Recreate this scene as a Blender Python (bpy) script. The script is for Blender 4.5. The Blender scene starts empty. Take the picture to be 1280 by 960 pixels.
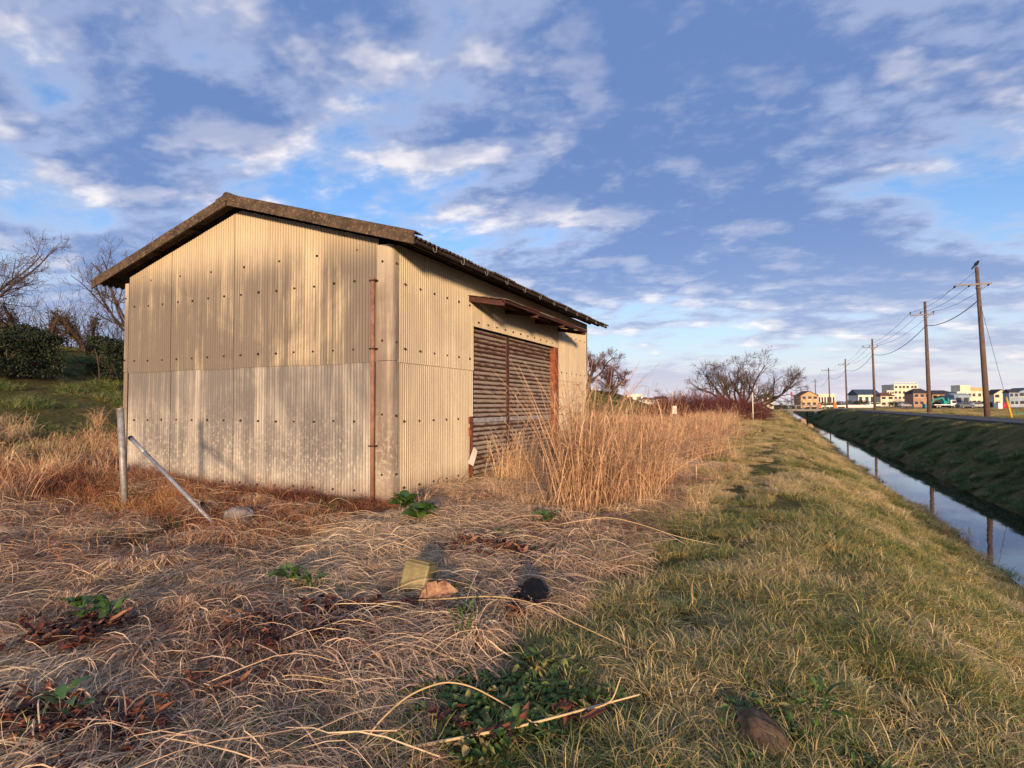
import bpy, math, random
import numpy as np
from mathutils import Vector, Matrix

random.seed(7)
rng = np.random.default_rng(11)
sc = bpy.context.scene
COL = sc.collection
R = math.radians

# ------------------------------------------------------------------ camera
EYE = np.array([0.0, 0.0, 1.55])
F_PX, YAW, PITCH, ROLL = 725.97, R(24.4873), R(2.1588), R(-0.26345)
cyw, syw = math.cos(YAW), math.sin(YAW)
fwd = np.array([-syw * math.cos(PITCH), cyw * math.cos(PITCH), math.sin(PITCH)])
rt0 = np.array([cyw, syw, 0.0])
up0 = np.cross(rt0, fwd)
rt = math.cos(ROLL) * rt0 + math.sin(ROLL) * up0
up = -math.sin(ROLL) * rt0 + math.cos(ROLL) * up0
cam_d = bpy.data.cameras.new('camera')
cam_d.sensor_width = 36.0
cam_d.lens = F_PX / 1280 * 36.0
cam_d.clip_start = 0.05
cam_d.clip_end = 20000
cam = bpy.data.objects.new('camera', cam_d)
COL.objects.link(cam)
M = Matrix(((rt[0], up[0], -fwd[0], EYE[0]), (rt[1], up[1], -fwd[1], EYE[1]), (rt[2], up[2], -fwd[2], EYE[2]), (0, 0, 0, 1)))
cam.matrix_world = M
sc.camera = cam


def ray(u, v):
    return rt * ((u - 640) / F_PX) - up * ((v - 480) / F_PX) + fwd


def onz(u, v, z=0.0):
    d = ray(u, v)
    return EYE + d * ((z - EYE[2]) / d[2])


def at(u, v, depth):
    return EYE + ray(u, v) * depth


# ------------------------------------------------------------------ sky, sun
SUN_EL = R(6.2)
SUN_AZ = (0.43, -0.903)          # horizontal direction towards the sun (low, behind the viewer)
sdir = Vector((SUN_AZ[0] * math.cos(SUN_EL), SUN_AZ[1] * math.cos(SUN_EL), math.sin(SUN_EL))).normalized()
world = bpy.data.worlds.new('World')
sc.world = world
world.use_nodes = True
wn = world.node_tree
wn.nodes.clear()


def N(nt, typ, **kw):
    n = nt.nodes.new(typ)
    for k, v in kw.items():
        if k == 'inp':
            for a, b in v.items():
                n.inputs[a].default_value = b
        else:
            setattr(n, k, v)
    return n


def L(nt, a, b):
    nt.links.new(a, b)


def math_(nt, op, a, b=None, c=None, clamp=False):
    n = nt.nodes.new('ShaderNodeMath')
    n.operation = op
    n.use_clamp = clamp
    for i, v in enumerate((a, b, c)):
        if v is None:
            continue
        if isinstance(v, (int, float)):
            n.inputs[i].default_value = v
        else:
            L(nt, v, n.inputs[i])
    return n.outputs[0]


def mixc(nt, fac, a, b, blend='MIX'):
    n = nt.nodes.new('ShaderNodeMix')
    n.data_type = 'RGBA'
    n.blend_type = blend
    n.clamp_factor = True
    for s, v in ((n.inputs[0], fac), (n.inputs[6], a), (n.inputs[7], b)):
        if isinstance(v, (int, float)):
            s.default_value = v
        elif isinstance(v, (tuple, list)):
            s.default_value = tuple(v) + ((1,) if len(v) == 3 else ())
        else:
            L(nt, v, s)
    return n.outputs[2]


def ramp(nt, fac, stops, interp='LINEAR'):
    n = nt.nodes.new('ShaderNodeValToRGB')
    cr = n.color_ramp
    cr.interpolation = interp
    while len(cr.elements) < len(stops):
        cr.elements.new(0.5)
    for e, (p, c) in zip(cr.elements, stops):
        e.position = p
        if isinstance(c, (int, float)):
            c = (c, c, c)
        e.color = tuple(c) + (1,)
    L(nt, fac, n.inputs[0])
    return n.outputs[0]


def smooth(nt, v, lo, hi):
    n = nt.nodes.new('ShaderNodeMapRange')
    n.interpolation_type = 'SMOOTHSTEP'
    n.inputs[1].default_value = lo
    n.inputs[2].default_value = hi
    L(nt, v, n.inputs[0])
    return n.outputs[0]


def noise(nt, vec, scale, detail=4, rough=0.55, dist=0.0, dim='3D'):
    n = nt.nodes.new('ShaderNodeTexNoise')
    n.noise_dimensions = dim
    n.inputs['Scale'].default_value = scale
    n.inputs['Detail'].default_value = detail
    n.inputs['Roughness'].default_value = rough
    n.inputs['Distortion'].default_value = dist
    if vec is not None:
        L(nt, vec, n.inputs['Vector'])
    return n.outputs['Fac']


def vmath(nt, op, a, b):
    n = nt.nodes.new('ShaderNodeVectorMath')
    n.operation = op
    for i, v in enumerate((a, b)):
        if isinstance(v, (tuple, list)):
            n.inputs[i].default_value = v
        else:
            L(nt, v, n.inputs[i])
    return n.outputs[0]


sky = N(wn, 'ShaderNodeTexSky', sky_type='NISHITA', sun_disc=False)
sky.sun_elevation = SUN_EL
sky.sun_rotation = math.atan2(SUN_AZ[0], SUN_AZ[1])
sky.altitude = 10
sky.air_density = 1.0
sky.dust_density = 1.0
sky.ozone_density = 2.0
SKY_K = 0.15
SKY_X, SKY_Y = -21.0, 13.1
tc = N(wn, 'ShaderNodeTexCoord')
dirv = tc.outputs['Generated']
sep = N(wn, 'ShaderNodeSeparateXYZ')
L(wn, dirv, sep.inputs[0])
zc = math_(wn, 'MAXIMUM', sep.outputs[2], 0.0)
den = math_(wn, 'ADD', zc, 0.19)
comb = N(wn, 'ShaderNodeCombineXYZ')
L(wn, math_(wn, 'DIVIDE', sep.outputs[0], den), comb.inputs[0])
L(wn, math_(wn, 'DIVIDE', sep.outputs[1], den), comb.inputs[1])
# the cloud sheet lies overhead and drifts: rotate and stretch it along the drift
mp = N(wn, 'ShaderNodeMapping')
mp.inputs['Rotation'].default_value = (0, 0, R(-20))
mp.inputs['Scale'].default_value = (0.80, 1.0, 1)
mp.inputs['Location'].default_value = (SKY_X, SKY_Y, 0)
L(wn, comb.outputs[0], mp.inputs[0])
P = mp.outputs[0]


def cloud_density(pv, octaves):
    bg_ = noise(wn, pv, 1.0, 1, 0.5)
    fn_ = noise(wn, pv, 4.0, octaves, 0.56)
    return math_(wn, 'ADD', math_(wn, 'MULTIPLY', bg_, 0.80), math_(wn, 'MULTIPLY', fn_, 0.88))


dens = cloud_density(P, 6)
dens2 = cloud_density(vmath(wn, 'ADD', P, (-0.05, 0.10, 0)), 4)
cover = smooth(wn, dens, 0.66, 0.88)
lit = smooth(wn, math_(wn, 'SUBTRACT', dens, dens2), 0.00, 0.24)
lit = math_(wn, 'MULTIPLY', lit, math_(wn, 'SUBTRACT', 1.0, math_(wn, 'MULTIPLY', smooth(wn, dens, 0.82, 1.05), 0.75)))
thick = smooth(wn, dens, 0.72, 0.94)
skyc = N(wn, 'ShaderNodeVectorMath', operation='SCALE')
L(wn, sky.outputs[0], skyc.inputs[0])
skyc.inputs['Scale'].default_value = SKY_K
base = mixc(wn, 1.0, skyc.outputs[0], (0.70, 1.02, 1.50), 'MULTIPLY')
hz = math_(wn, 'POWER', math_(wn, 'SUBTRACT', 1.0, zc), 6.0)
base = mixc(wn, math_(wn, 'MULTIPLY', hz, 0.85), base, (0.66, 0.72, 0.80))
c_thin = (0.44, 0.47, 0.58)
c_dark = (0.110, 0.185, 0.39)
c_lit = (0.90, 0.82, 0.77)
cl = mixc(wn, thick, c_thin, c_dark)
cl = mixc(wn, math_(wn, 'MULTIPLY', hz, 0.5), cl, (0.36, 0.40, 0.60))
cl = mixc(wn, lit, cl, c_lit)
s2 = mixc(wn, math_(wn, 'MULTIPLY', cover, math_(wn, 'SUBTRACT', 0.95, math_(wn, 'MULTIPLY', hz, 0.45))), base, cl)
hz2 = math_(wn, 'POWER', math_(wn, 'SUBTRACT', 1.0, zc), 14.0)
s3 = mixc(wn, math_(wn, 'MULTIPLY', hz2, 0.78), s2, (0.62, 0.54, 0.57))
bg = N(wn, 'ShaderNodeBackground')
bg.inputs['Strength'].default_value = 1.0
L(wn, s3, bg.inputs[0])
wo = N(wn, 'ShaderNodeOutputWorld')
L(wn, bg.outputs[0], wo.inputs[0])

sun_d = bpy.data.lights.new('sun', 'SUN')
sun_d.energy = 4.6
sun_d.angle = R(4.5)
sun_d.color = (1.0, 0.69, 0.41)
sun = bpy.data.objects.new('sun', sun_d)
COL.objects.link(sun)
sun.rotation_euler = sdir.to_track_quat('Z', 'Y').to_euler()
sun.location = (0, 0, 30)
vs = sc.view_settings
vs.view_transform = 'Standard'
vs.look = 'None'
vs.gamma = 1.0
vs.exposure = 0.48
vs.use_curve_mapping = False
sc.render.resolution_x, sc.render.resolution_y = 1024, 768
sc.cycles.max_bounces = 4
sc.cycles.diffuse_bounces = 2
sc.cycles.transparent_max_bounces = 4
sc.cycles.use_adaptive_sampling = True
sc.cycles.adaptive_threshold = 0.02


# ------------------------------------------------------------------ helpers
def vnoise(x, y, s=1.0, seed=0):
    x = np.asarray(x, float) / s
    y = np.asarray(y, float) / s
    xi, yi = np.floor(x).astype(np.int64), np.floor(y).astype(np.int64)
    fx, fy = x - xi, y - yi
    fx, fy = fx * fx * (3 - 2 * fx), fy * fy * (3 - 2 * fy)

    def h(a, b):
        n = (a * 374761393 + b * 668265263 + seed * 974634777) & 0x7fffffff
        n = ((n ^ (n >> 13)) * 1274126177) & 0x7fffffff
        return ((n ^ (n >> 16)) & 0xffff) / 65535.0
    return (h(xi, yi) * (1 - fx) + h(xi + 1, yi) * fx) * (1 - fy) + (h(xi, yi + 1) * (1 - fx) + h(xi + 1, yi + 1) * fx) * fy


def fbm(x, y, s, seed=0, o=3):
    r, a, t = 0, 1.0, 0
    for i in range(o):
        r = r + a * vnoise(x, y, s / 2 ** i, seed + i * 17)
        t += a
        a *= 0.5
    return r / t


WATER_Z = -1.95
SHED = (-12.5, -5.67, 7.72, 18.4)
PX = np.array([-3000, -60, -46, -38, -34, -27.5, -25.5, -22, -18, -15, -13, -9, -3, 0.0, 0.9, 1.7, 3.0, 4.05, 4.7, 5.6, 6.5, 6.95, 7.8, 9.0, 9.9, 10.4, 14.5, 18, 24, 3000])
PZ = np.array([0.5, 0.5, 1.2, 3.0, 4.0, 4.15, 3.85, 2.55, 1.25, 0.5, 0.2, 0.0, 0.0, 0.0, -0.12, -0.54, -1.32, -1.91, -2.25, -2.4, -2.3, -1.9, -1.15, -0.20, 0.36, 0.50, 0.52, 0.42, 0.40, 0.40])


def terr(x, y):
    x = np.asarray(x, float)
    y = np.asarray(y, float)
    wob = (vnoise(y, y * 0, 7.0, 3) - 0.5) * 0.55 + (vnoise(y, y * 0, 2.1, 4) - 0.5) * 0.34
    k = np.clip(1 - np.abs(x - 5.4) / 4.5, 0, 1)
    bend = np.clip(y - 85, 0, 120) ** 2 / 260.0 * np.clip((-8 - x) / 8, 0, 1)
    z = np.interp(x + wob * k + bend, PX, PZ)
    inroad = np.clip((np.abs(x - 12.1) - 2.0) / 1.5, 0, 1)
    amp = (0.10 * (fbm(x, y, 2.2, 5) - 0.5) + 0.07 * (vnoise(x, y, 0.55, 9) - 0.5)) * inroad
    sh = np.clip(np.maximum(np.maximum(-12.4 - x, x + 5.8), np.maximum(7.8 - y, y - 18.3)), 0, 1.0)
    return z + amp * (0.3 + 0.7 * sh)


def tnorm(x, y, e=0.25):
    nx = -(terr(x + e, y) - terr(x - e, y)) / (2 * e)
    ny = -(terr(x, y + e) - terr(x, y - e)) / (2 * e)
    n = np.stack([nx, ny, np.ones_like(nx)], -1)
    return n / np.linalg.norm(n, axis=-1, keepdims=True)


def tag(o, label=None, cat=None, group=None, kind=None):
    for k, v in (('label', label), ('category', cat), ('group', group), ('kind', kind)):
        if v:
            o[k] = v
    return o


def empty(name, loc=(0, 0, 0), rz=0.0):
    o = bpy.data.objects.new(name, None)
    COL.objects.link(o)
    o.location = loc
    o.rotation_euler = (0, 0, rz)
    o.empty_display_size = 0.2
    return o


def raw_mesh(name, verts, faces, mats=None, smooth_=False):
    me = bpy.data.meshes.new(name)
    verts = np.asarray(verts, dtype=np.float32).reshape(-1, 3)
    if isinstance(faces, np.ndarray):
        k = faces.shape[1]
        me.vertices.add(len(verts))
        me.vertices.foreach_set('co', verts.ravel())
        me.loops.add(faces.size)
        me.loops.foreach_set('vertex_index', faces.astype(np.int32).ravel())
        me.polygons.add(len(faces))
        me.polygons.foreach_set('loop_start', np.arange(0, faces.size, k, dtype=np.int32))
        me.update(calc_edges=True)
    else:
        me.from_pydata(verts.tolist(), [], [list(f) for f in faces])
        me.update()
    if mats is not None:
        me.materials.append(mats)
    me.polygons.foreach_set('use_smooth', np.full(len(me.polygons), bool(smooth_)))
    return me


def obj(name, me, parent=None, loc=None):
    o = bpy.data.objects.new(name, me)
    COL.objects.link(o)
    if parent is not None:
        o.parent = parent
    if loc is not None:
        o.location = loc
    return o


def fattr(me, name, vals):
    a = me.attributes.new(name, 'FLOAT', 'POINT')
    a.data.foreach_set('value', np.asarray(vals, dtype=np.float32).ravel())


class MB:
    """collects shapes into one mesh"""
    def __init__(s):
        s.v, s.f = [], []

    def add(s, verts, faces):
        b = len(s.v)
        s.v += [tuple(map(float, p)) for p in verts]
        s.f += [tuple(i + b for i in f) for f in faces]
        return s

    def box(s, x0, x1, y0, y1, z0, z1):
        v = [(x, y, z) for z in (z0, z1) for y in (y0, y1) for x in (x0, x1)]
        return s.add(v, [(0, 2, 3, 1), (4, 5, 7, 6), (0, 1, 5, 4), (2, 6, 7, 3), (0, 4, 6, 2), (1, 3, 7, 5)])

    def beam(s, a, b, w, h, upv=(0, 0, 1)):
        a, b = Vector(a), Vector(b)
        d = (b - a).normalized()
        sd = d.cross(Vector(upv))
        if sd.length < 1e-4:
            sd = d.cross(Vector((1, 0, 0)))
        sd.normalize()
        u = sd.cross(d)
        v = []
        for p in (a, b):
            for i, j in ((-1, -1), (1, -1), (1, 1), (-1, 1)):
                v.append(p + sd * (i * w / 2) + u * (j * h / 2))
        return s.add(v, [(3, 2, 1, 0), (4, 5, 6, 7), (0, 1, 5, 4), (1, 2, 6, 5), (2, 3, 7, 6), (3, 0, 4, 7)])

    def tube(s, pts, r, k=8, cap=True):
        pts = [Vector(p) for p in pts]
        rr = r if isinstance(r, (list, tuple)) else [r] * len(pts)
        b = len(s.v)
        for i, p in enumerate(pts):
            d = (pts[min(i + 1, len(pts) - 1)] - pts[max(i - 1, 0)]).normalized()
            ref = Vector((0, 0, 1)) if abs(d.z) < 0.9 else Vector((1, 0, 0))
            a = d.cross(ref).normalized()
            c = d.cross(a)
            for j in range(k):
                t = 2 * math.pi * j / k
                s.v.append(tuple(p + (a * math.cos(t) + c * math.sin(t)) * rr[i]))
        for i in range(len(pts) - 1):
            for j in range(k):
                s.f.append((b + i * k + j, b + i * k + (j + 1) % k, b + (i + 1) * k + (j + 1) % k, b + (i + 1) * k + j))
        if cap:
            s.f.append(tuple(b + j for j in range(k))[::-1])
            s.f.append(tuple(b + (len(pts) - 1) * k + j for j in range(k)))
        return s

    def prism(s, poly, axis, a, b):
        """extrude a 2D polygon along axis (0 x, 1 y, 2 z) from a to b"""
        n = len(poly)
        def mk(p, t):
            q = list(p)
            q.insert(axis, t)
            return q
        v = [mk(p, a) for p in poly] + [mk(p, b) for p in poly]
        f = [tuple(range(n))[::-1], tuple(range(n, 2 * n))] + [(i, (i + 1) % n, n + (i + 1) % n, n + i) for i in range(n)]
        return s.add(v, f)

    def mesh(s, name, mat, smooth_=False):
        me = raw_mesh(name, s.v, s.f, mat, smooth_)
        return me

    def build(s, name, mat, parent=None, smooth_=False, origin=(0, 0, 0), fix=True):
        v = np.array(s.v) - np.array(origin)
        me = raw_mesh(name, v, s.f, mat, smooth_)
        if fix:
            import bmesh
            bm = bmesh.new()
            bm.from_mesh(me)
            bmesh.ops.recalc_face_normals(bm, faces=bm.faces)
            bm.to_mesh(me)
            bm.free()
        return obj(name, me, parent)


def bevel(o, w, seg=2):
    m = o.modifiers.new('bevel', 'BEVEL')
    m.width = w
    m.segments = seg
    m.limit_method = 'ANGLE'
    return o


def ribbons(P3, W, side=None):
    """P3 (n,s,3) spines, W (n,s) widths -> verts, quads"""
    n, s, _ = P3.shape
    if side is None:
        d = P3[:, -1] - P3[:, 0]
        side = np.cross(d, rng.normal(size=(n, 3)))
        side /= np.linalg.norm(side, axis=1, keepdims=True) + 1e-9
    if side.ndim == 2:
        side = np.repeat(side[:, None, :], s, 1)
    V = np.stack([P3 - side * W[..., None] / 2, P3 + side * W[..., None] / 2], 2)
    idx = np.arange(n * s * 2).reshape(n, s, 2)
    Fq = np.stack([idx[:, :-1, 0], idx[:, :-1, 1], idx[:, 1:, 1], idx[:, 1:, 0]], -1).reshape(-1, 4)
    return V.reshape(-1, 3), Fq


def tubes(P3, Rr, k=3):
    n, s, _ = P3.shape
    d = np.gradient(P3, axis=1)
    d /= np.linalg.norm(d, axis=2, keepdims=True) + 1e-9
    ref = np.where(np.abs(d[..., 2:3]) < 0.85, np.array([0, 0, 1.0]), np.array([1.0, 0, 0]))
    ref = np.repeat(ref[:, :1], s, 1)
    a = np.cross(d, ref)
    a /= np.linalg.norm(a, axis=2, keepdims=True) + 1e-9
    c = np.cross(d, a)
    t = 2 * np.pi * np.arange(k) / k
    V = P3[:, :, None, :] + (a[:, :, None, :] * np.cos(t)[:, None] + c[:, :, None, :] * np.sin(t)[:, None]) * Rr[:, :, None, None]
    idx = np.arange(n * s * k).reshape(n, s, k)
    nx = np.roll(idx, -1, axis=2)
    Fq = np.stack([idx[:, :-1], nx[:, :-1], nx[:, 1:], idx[:, 1:]], -1).reshape(-1, 4)
    return V.reshape(-1, 3), Fq


def join(parts):
    vs_, fs, off = [], [], 0
    for v, f in parts:
        vs_.append(v)
        fs.append(f + off)
        off += len(v)
    return np.concatenate(vs_), np.concatenate(fs)


# ------------------------------------------------------------------ materials
MATS = {}


def material(name):
    m = bpy.data.materials.new(name)
    m.use_nodes = True
    nt = m.node_tree
    nt.nodes.clear()
    b = N(nt, 'ShaderNodeBsdfPrincipled')
    o = N(nt, 'ShaderNodeOutputMaterial')
    L(nt, b.outputs[0], o.inputs[0])
    MATS[name] = m
    b.inputs['Specular IOR Level'].default_value = 0.25
    return m, nt, b


def gpos(nt):
    return N(nt, 'ShaderNodeNewGeometry').outputs['Position']


def opos(nt):
    return N(nt, 'ShaderNodeTexCoord').outputs['Object']


def bump(nt, b, h, strength=0.3, dist=0.01):
    n = N(nt, 'ShaderNodeBump')
    n.inputs['Strength'].default_value = strength
    n.inputs['Distance'].default_value = dist
    L(nt, h, n.inputs['Height'])
    L(nt, n.outputs[0], b.inputs['Normal'])


def plain(name, col, rough=0.7, var=0.25, scale=6.0, metal=0.0, spec=0.25, col2=None, bmp=0.0):
    m, nt, b = material(name)
    p = opos(nt)
    n1 = noise(nt, p, scale, 6, 0.6)
    n2 = noise(nt, p, scale * 7, 4, 0.6)
    f = math_(nt, 'ADD', math_(nt, 'MULTIPLY', n1, 0.65), math_(nt, 'MULTIPLY', n2, 0.35))
    c2 = col2 if col2 else tuple(c * (1 - var * 1.6) for c in col)
    c = mixc(nt, smooth(nt, f, 0.35, 0.65), c2, tuple(min(1, x * (1 + var * 0.4)) for x in col))
    L(nt, c, b.inputs['Base Color'])
    b.inputs['Roughness'].default_value = rough
    b.inputs['Metallic'].default_value = metal
    b.inputs['Specular IOR Level'].default_value = spec
    if bmp:
        bump(nt, b, n2, bmp, 0.01)
    return m


def cement(name, clean, stain, amount, lo, hi):
    """weathered cement sheet: mildew blotches, rain streaks, speckle"""
    m, nt, b = material(name)
    p = gpos(nt)
    oi = N(nt, 'ShaderNodeObjectInfo').outputs['Random']
    s = N(nt, 'ShaderNodeSeparateXYZ')
    L(nt, p, s.inputs[0])
    blot = noise(nt, p, 0.55, 5, 0.6, 0.6)
    mp_ = N(nt, 'ShaderNodeMapping')
    mp_.inputs['Scale'].default_value = (5.5, 5.5, 0.30)
    L(nt, p, mp_.inputs[0])
    streak = noise(nt, mp_.outputs[0], 1.0, 5, 0.65)
    mp2 = N(nt, 'ShaderNodeMapping')
    mp2.inputs['Scale'].default_value = (30, 30, 0.8)
    L(nt, p, mp2.inputs[0])
    streak2 = noise(nt, mp2.outputs[0], 1.0, 4, 0.6)
    speck = noise(nt, p, 85, 3, 0.7)
    body = math_(nt, 'MULTIPLY', smooth(nt, s.outputs[2], -0.6, 0.9), math_(nt, 'SUBTRACT', 1.0, math_(nt, 'MULTIPLY', smooth(nt, s.outputs[2], lo, hi), 0.80)))
    f = math_(nt, 'ADD', math_(nt, 'MULTIPLY', blot, 0.75), math_(nt, 'ADD', math_(nt, 'MULTIPLY', streak, 0.70), math_(nt, 'MULTIPLY', streak2, 0.30)))
    f = math_(nt, 'ADD', f, math_(nt, 'MULTIPLY', math_(nt, 'SUBTRACT', oi, 0.5), 0.12))
    f = smooth(nt, f, 0.56 if name == 'cement_gable' else 0.60, 0.92 if name == 'cement_gable' else 1.00)
    f = math_(nt, 'MULTIPLY', math_(nt, 'MULTIPLY', f, body), amount)
    c = mixc(nt, f, clean, stain)
    c = mixc(nt, math_(nt, 'MULTIPLY', smooth(nt, speck, 0.55, 0.70), 0.38), c, tuple(x * 0.45 for x in stain))
    # bare, pale lichen patches low on the wall
    low = math_(nt, 'SUBTRACT', 1.0, smooth(nt, s.outputs[2], 0.2, 2.0))
    pal = math_(nt, 'MULTIPLY', smooth(nt, noise(nt, p, 16, 5, 0.7), 0.50, 0.62), math_(nt, 'MULTIPLY', low, 0.55 * amount))
    c = mixc(nt, pal, c, tuple(min(1, x * 1.15) for x in clean))
    # dirt settled in the gable valleys; side wall valleys carry painted corrugation shade
    ax = math_(nt, 'MULTIPLY', s.outputs[1 if 'side' in name else 0], 2 * math.pi / 0.0635)
    if 'trim' not in name:
        gr = smooth(nt, math_(nt, 'MULTIPLY', math_(nt, 'SINE', ax), -1.0), -0.1, 0.95)
        c = mixc(nt, math_(nt, 'MULTIPLY', gr, math_(nt, 'ADD', 0.22 if 'side' in name else 0.12, math_(nt, 'MULTIPLY', streak2, 0.45))), c, tuple(x * 0.75 for x in stain))
    # soil splash along the foot
    spl = math_(nt, 'MULTIPLY', math_(nt, 'SUBTRACT', 1.0, smooth(nt, math_(nt, 'ADD', s.outputs[2], math_(nt, 'MULTIPLY', streak, -0.5)), -0.2, 0.25)), 0.6)
    c = mixc(nt, spl, c, (0.16, 0.11, 0.09))
    hsv = N(nt, 'ShaderNodeHueSaturation')
    L(nt, math_(nt, 'ADD', 0.94, math_(nt, 'MULTIPLY', oi, 0.12)), hsv.inputs['Value'])
    L(nt, c, hsv.inputs['Color'])
    L(nt, hsv.outputs[0], b.inputs['Base Color'])
    b.inputs['Roughness'].default_value = 0.85
    b.inputs['Specular IOR Level'].default_value = 0.15
    bump(nt, b, speck, 0.25, 0.004)
    return m


cement('cement_gable', (0.58, 0.485, 0.345), (0.125, 0.110, 0.104), 0.88, 3.8, 4.7)
cement('cement_gable_low', (0.52, 0.475, 0.41), (0.165, 0.155, 0.155), 1.0, 3.9, 4.9)
cement('cement_side', (0.64, 0.55, 0.40), (0.26, 0.21, 0.17), 0.5, 3.3, 4.2)
cement('cement_trim', (0.54, 0.47, 0.37), (0.19, 0.15, 0.125), 0.95, 3.2, 4.4)

# lichen-covered roof and caps
m, nt, b = material('roof_lichen')
p = gpos(nt)
n1 = noise(nt, p, 22, 6, 0.7)
n2 = noise(nt, p, 5, 5, 0.6)
n3 = noise(nt, p, 60, 4, 0.7)
c = mixc(nt, smooth(nt, n2, 0.35, 0.65), (0.048, 0.033, 0.027), (0.105, 0.072, 0.050))
c = mixc(nt, math_(nt, 'MULTIPLY', smooth(nt, n1, 0.54, 0.64), 0.7), c, (0.26, 0.20, 0.105))
c = mixc(nt, math_(nt, 'MULTIPLY', smooth(nt, n3, 0.56, 0.66), 0.6), c, (0.03, 0.022, 0.018))
L(nt, c, b.inputs['Base Color'])
b.inputs['Roughness'].default_value = 0.95
bump(nt, b, n1, 0.6, 0.015)

# rusty galvanised slats
m, nt, b = material('rusty_slat')
p = gpos(nt)
oi = N(nt, 'ShaderNodeObjectInfo').outputs['Random']
mp_ = N(nt, 'ShaderNodeMapping')
mp_.inputs['Scale'].default_value = (1, 1.2, 5.0)
L(nt, p, mp_.inputs[0])
n1 = noise(nt, mp_.outputs[0], 2.6, 6, 0.68)
n2 = noise(nt, p, 26, 5, 0.7)
sp = N(nt, 'ShaderNodeSeparateXYZ')
L(nt, p, sp.inputs[0])
f = math_(nt, 'ADD', math_(nt, 'MULTIPLY', n1, 0.7), math_(nt, 'MULTIPLY', n2, 0.3))
f = math_(nt, 'ADD', f, math_(nt, 'MULTIPLY', math_(nt, 'SUBTRACT', oi, 0.5), 0.16))
oz = N(nt, 'ShaderNodeSeparateXYZ')
L(nt, opos(nt), oz.inputs[0])
lip_shade = math_(nt, 'SUBTRACT', 1.0, smooth(nt, math_(nt, 'ADD', oz.outputs[2], math_(nt, 'MULTIPLY', math_(nt, 'SUBTRACT', n2, 0.5), 0.09)), 0.012, 0.050))  # shadow line between slats, painted as rust colour along each lower edge
f = math_(nt, 'ADD', f, math_(nt, 'MULTIPLY', lip_shade, 0.26))
c = mixc(nt, smooth(nt, f, 0.49, 0.66), (0.36, 0.30, 0.235), (0.120, 0.050, 0.036))
c = mixc(nt, smooth(nt, n2, 0.60, 0.72), c, (0.085, 0.035, 0.025))
L(nt, c, b.inputs['Base Color'])
b.inputs['Roughness'].default_value = 0.72
b.inputs['Metallic'].default_value = 0.1
bump(nt, b, n2, 0.3, 0.004)

plain('band_metal', (0.40, 0.42, 0.44), 0.6, 0.3, 9, 0.1, col2=(0.26, 0.20, 0.17))
plain('rust', (0.27, 0.085, 0.035), 0.85, 0.5, 7, col2=(0.10, 0.03, 0.018), bmp=0.3)
plain('red_primer', (0.085, 0.032, 0.028), 0.85, 0.4, 9, col2=(0.045, 0.022, 0.020))
plain('pipe_pink', (0.27, 0.145, 0.11), 0.7, 0.3, 5, col2=(0.17, 0.085, 0.065))
plain('bolt_rust', (0.055, 0.035, 0.026), 0.9, 0.3, 30)
plain('dark_wood', (0.045, 0.032, 0.026), 0.9, 0.4, 8)
plain('interior_dark', (0.05, 0.045, 0.04), 0.95, 0.2, 3)
plain('galvanised', (0.33, 0.34, 0.36), 0.55, 0.25, 14, 0.35, col2=(0.20, 0.18, 0.165))
plain('blue_grey_steel', (0.30, 0.34, 0.40), 0.5, 0.25, 10, 0.3, col2=(0.20, 0.20, 0.21))
plain('concrete_grey', (0.27, 0.245, 0.225), 0.9, 0.3, 14, bmp=0.4)
plain('white_board', (0.72, 0.68, 0.60), 0.6, 0.12, 5)
plain('black_plastic', (0.007, 0.007, 0.009), 0.55, 0.3, 10, spec=0.18)
plain('black_gap', (0.02, 0.018, 0.016), 0.9, 0.2, 10)
plain('olive_plastic', (0.235, 0.20, 0.095), 0.5, 0.2, 7, spec=0.35, col2=(0.15, 0.125, 0.06))
plain('clod_earth', (0.19, 0.125, 0.080), 1.0, 0.45, 26, col2=(0.085, 0.055, 0.040), bmp=1.0)
plain('dry_leaf', (0.36, 0.225, 0.135), 0.8, 0.4, 22, col2=(0.15, 0.065, 0.045))
plain('pole_wood', (0.125, 0.088, 0.075), 0.85, 0.3, 3, col2=(0.10, 0.07, 0.06))
plain('pole_steel', (0.22, 0.20, 0.19), 0.6, 0.2, 3, 0.3)
plain('insulator', (0.10, 0.085, 0.085), 0.35, 0.2, 5, spec=0.5)
plain('wire', (0.05, 0.05, 0.055), 0.6, 0.1, 2)
plain('yellow_guard', (0.62, 0.38, 0.04), 0.5, 0.15, 4)
plain('feather', (0.012, 0.012, 0.015), 0.6, 0.2, 8)
plain('bark', (0.085, 0.060, 0.052), 0.95, 0.4, 9, col2=(0.045, 0.032, 0.028))
plain('twig_grey', (0.14, 0.10, 0.09), 0.95, 0.3, 4)
plain('twig_red', (0.16, 0.070, 0.075), 0.95, 0.35, 3)
plain('bramble_red', (0.145, 0.050, 0.048), 0.95, 0.45, 2.5, col2=(0.075, 0.028, 0.030))


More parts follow.
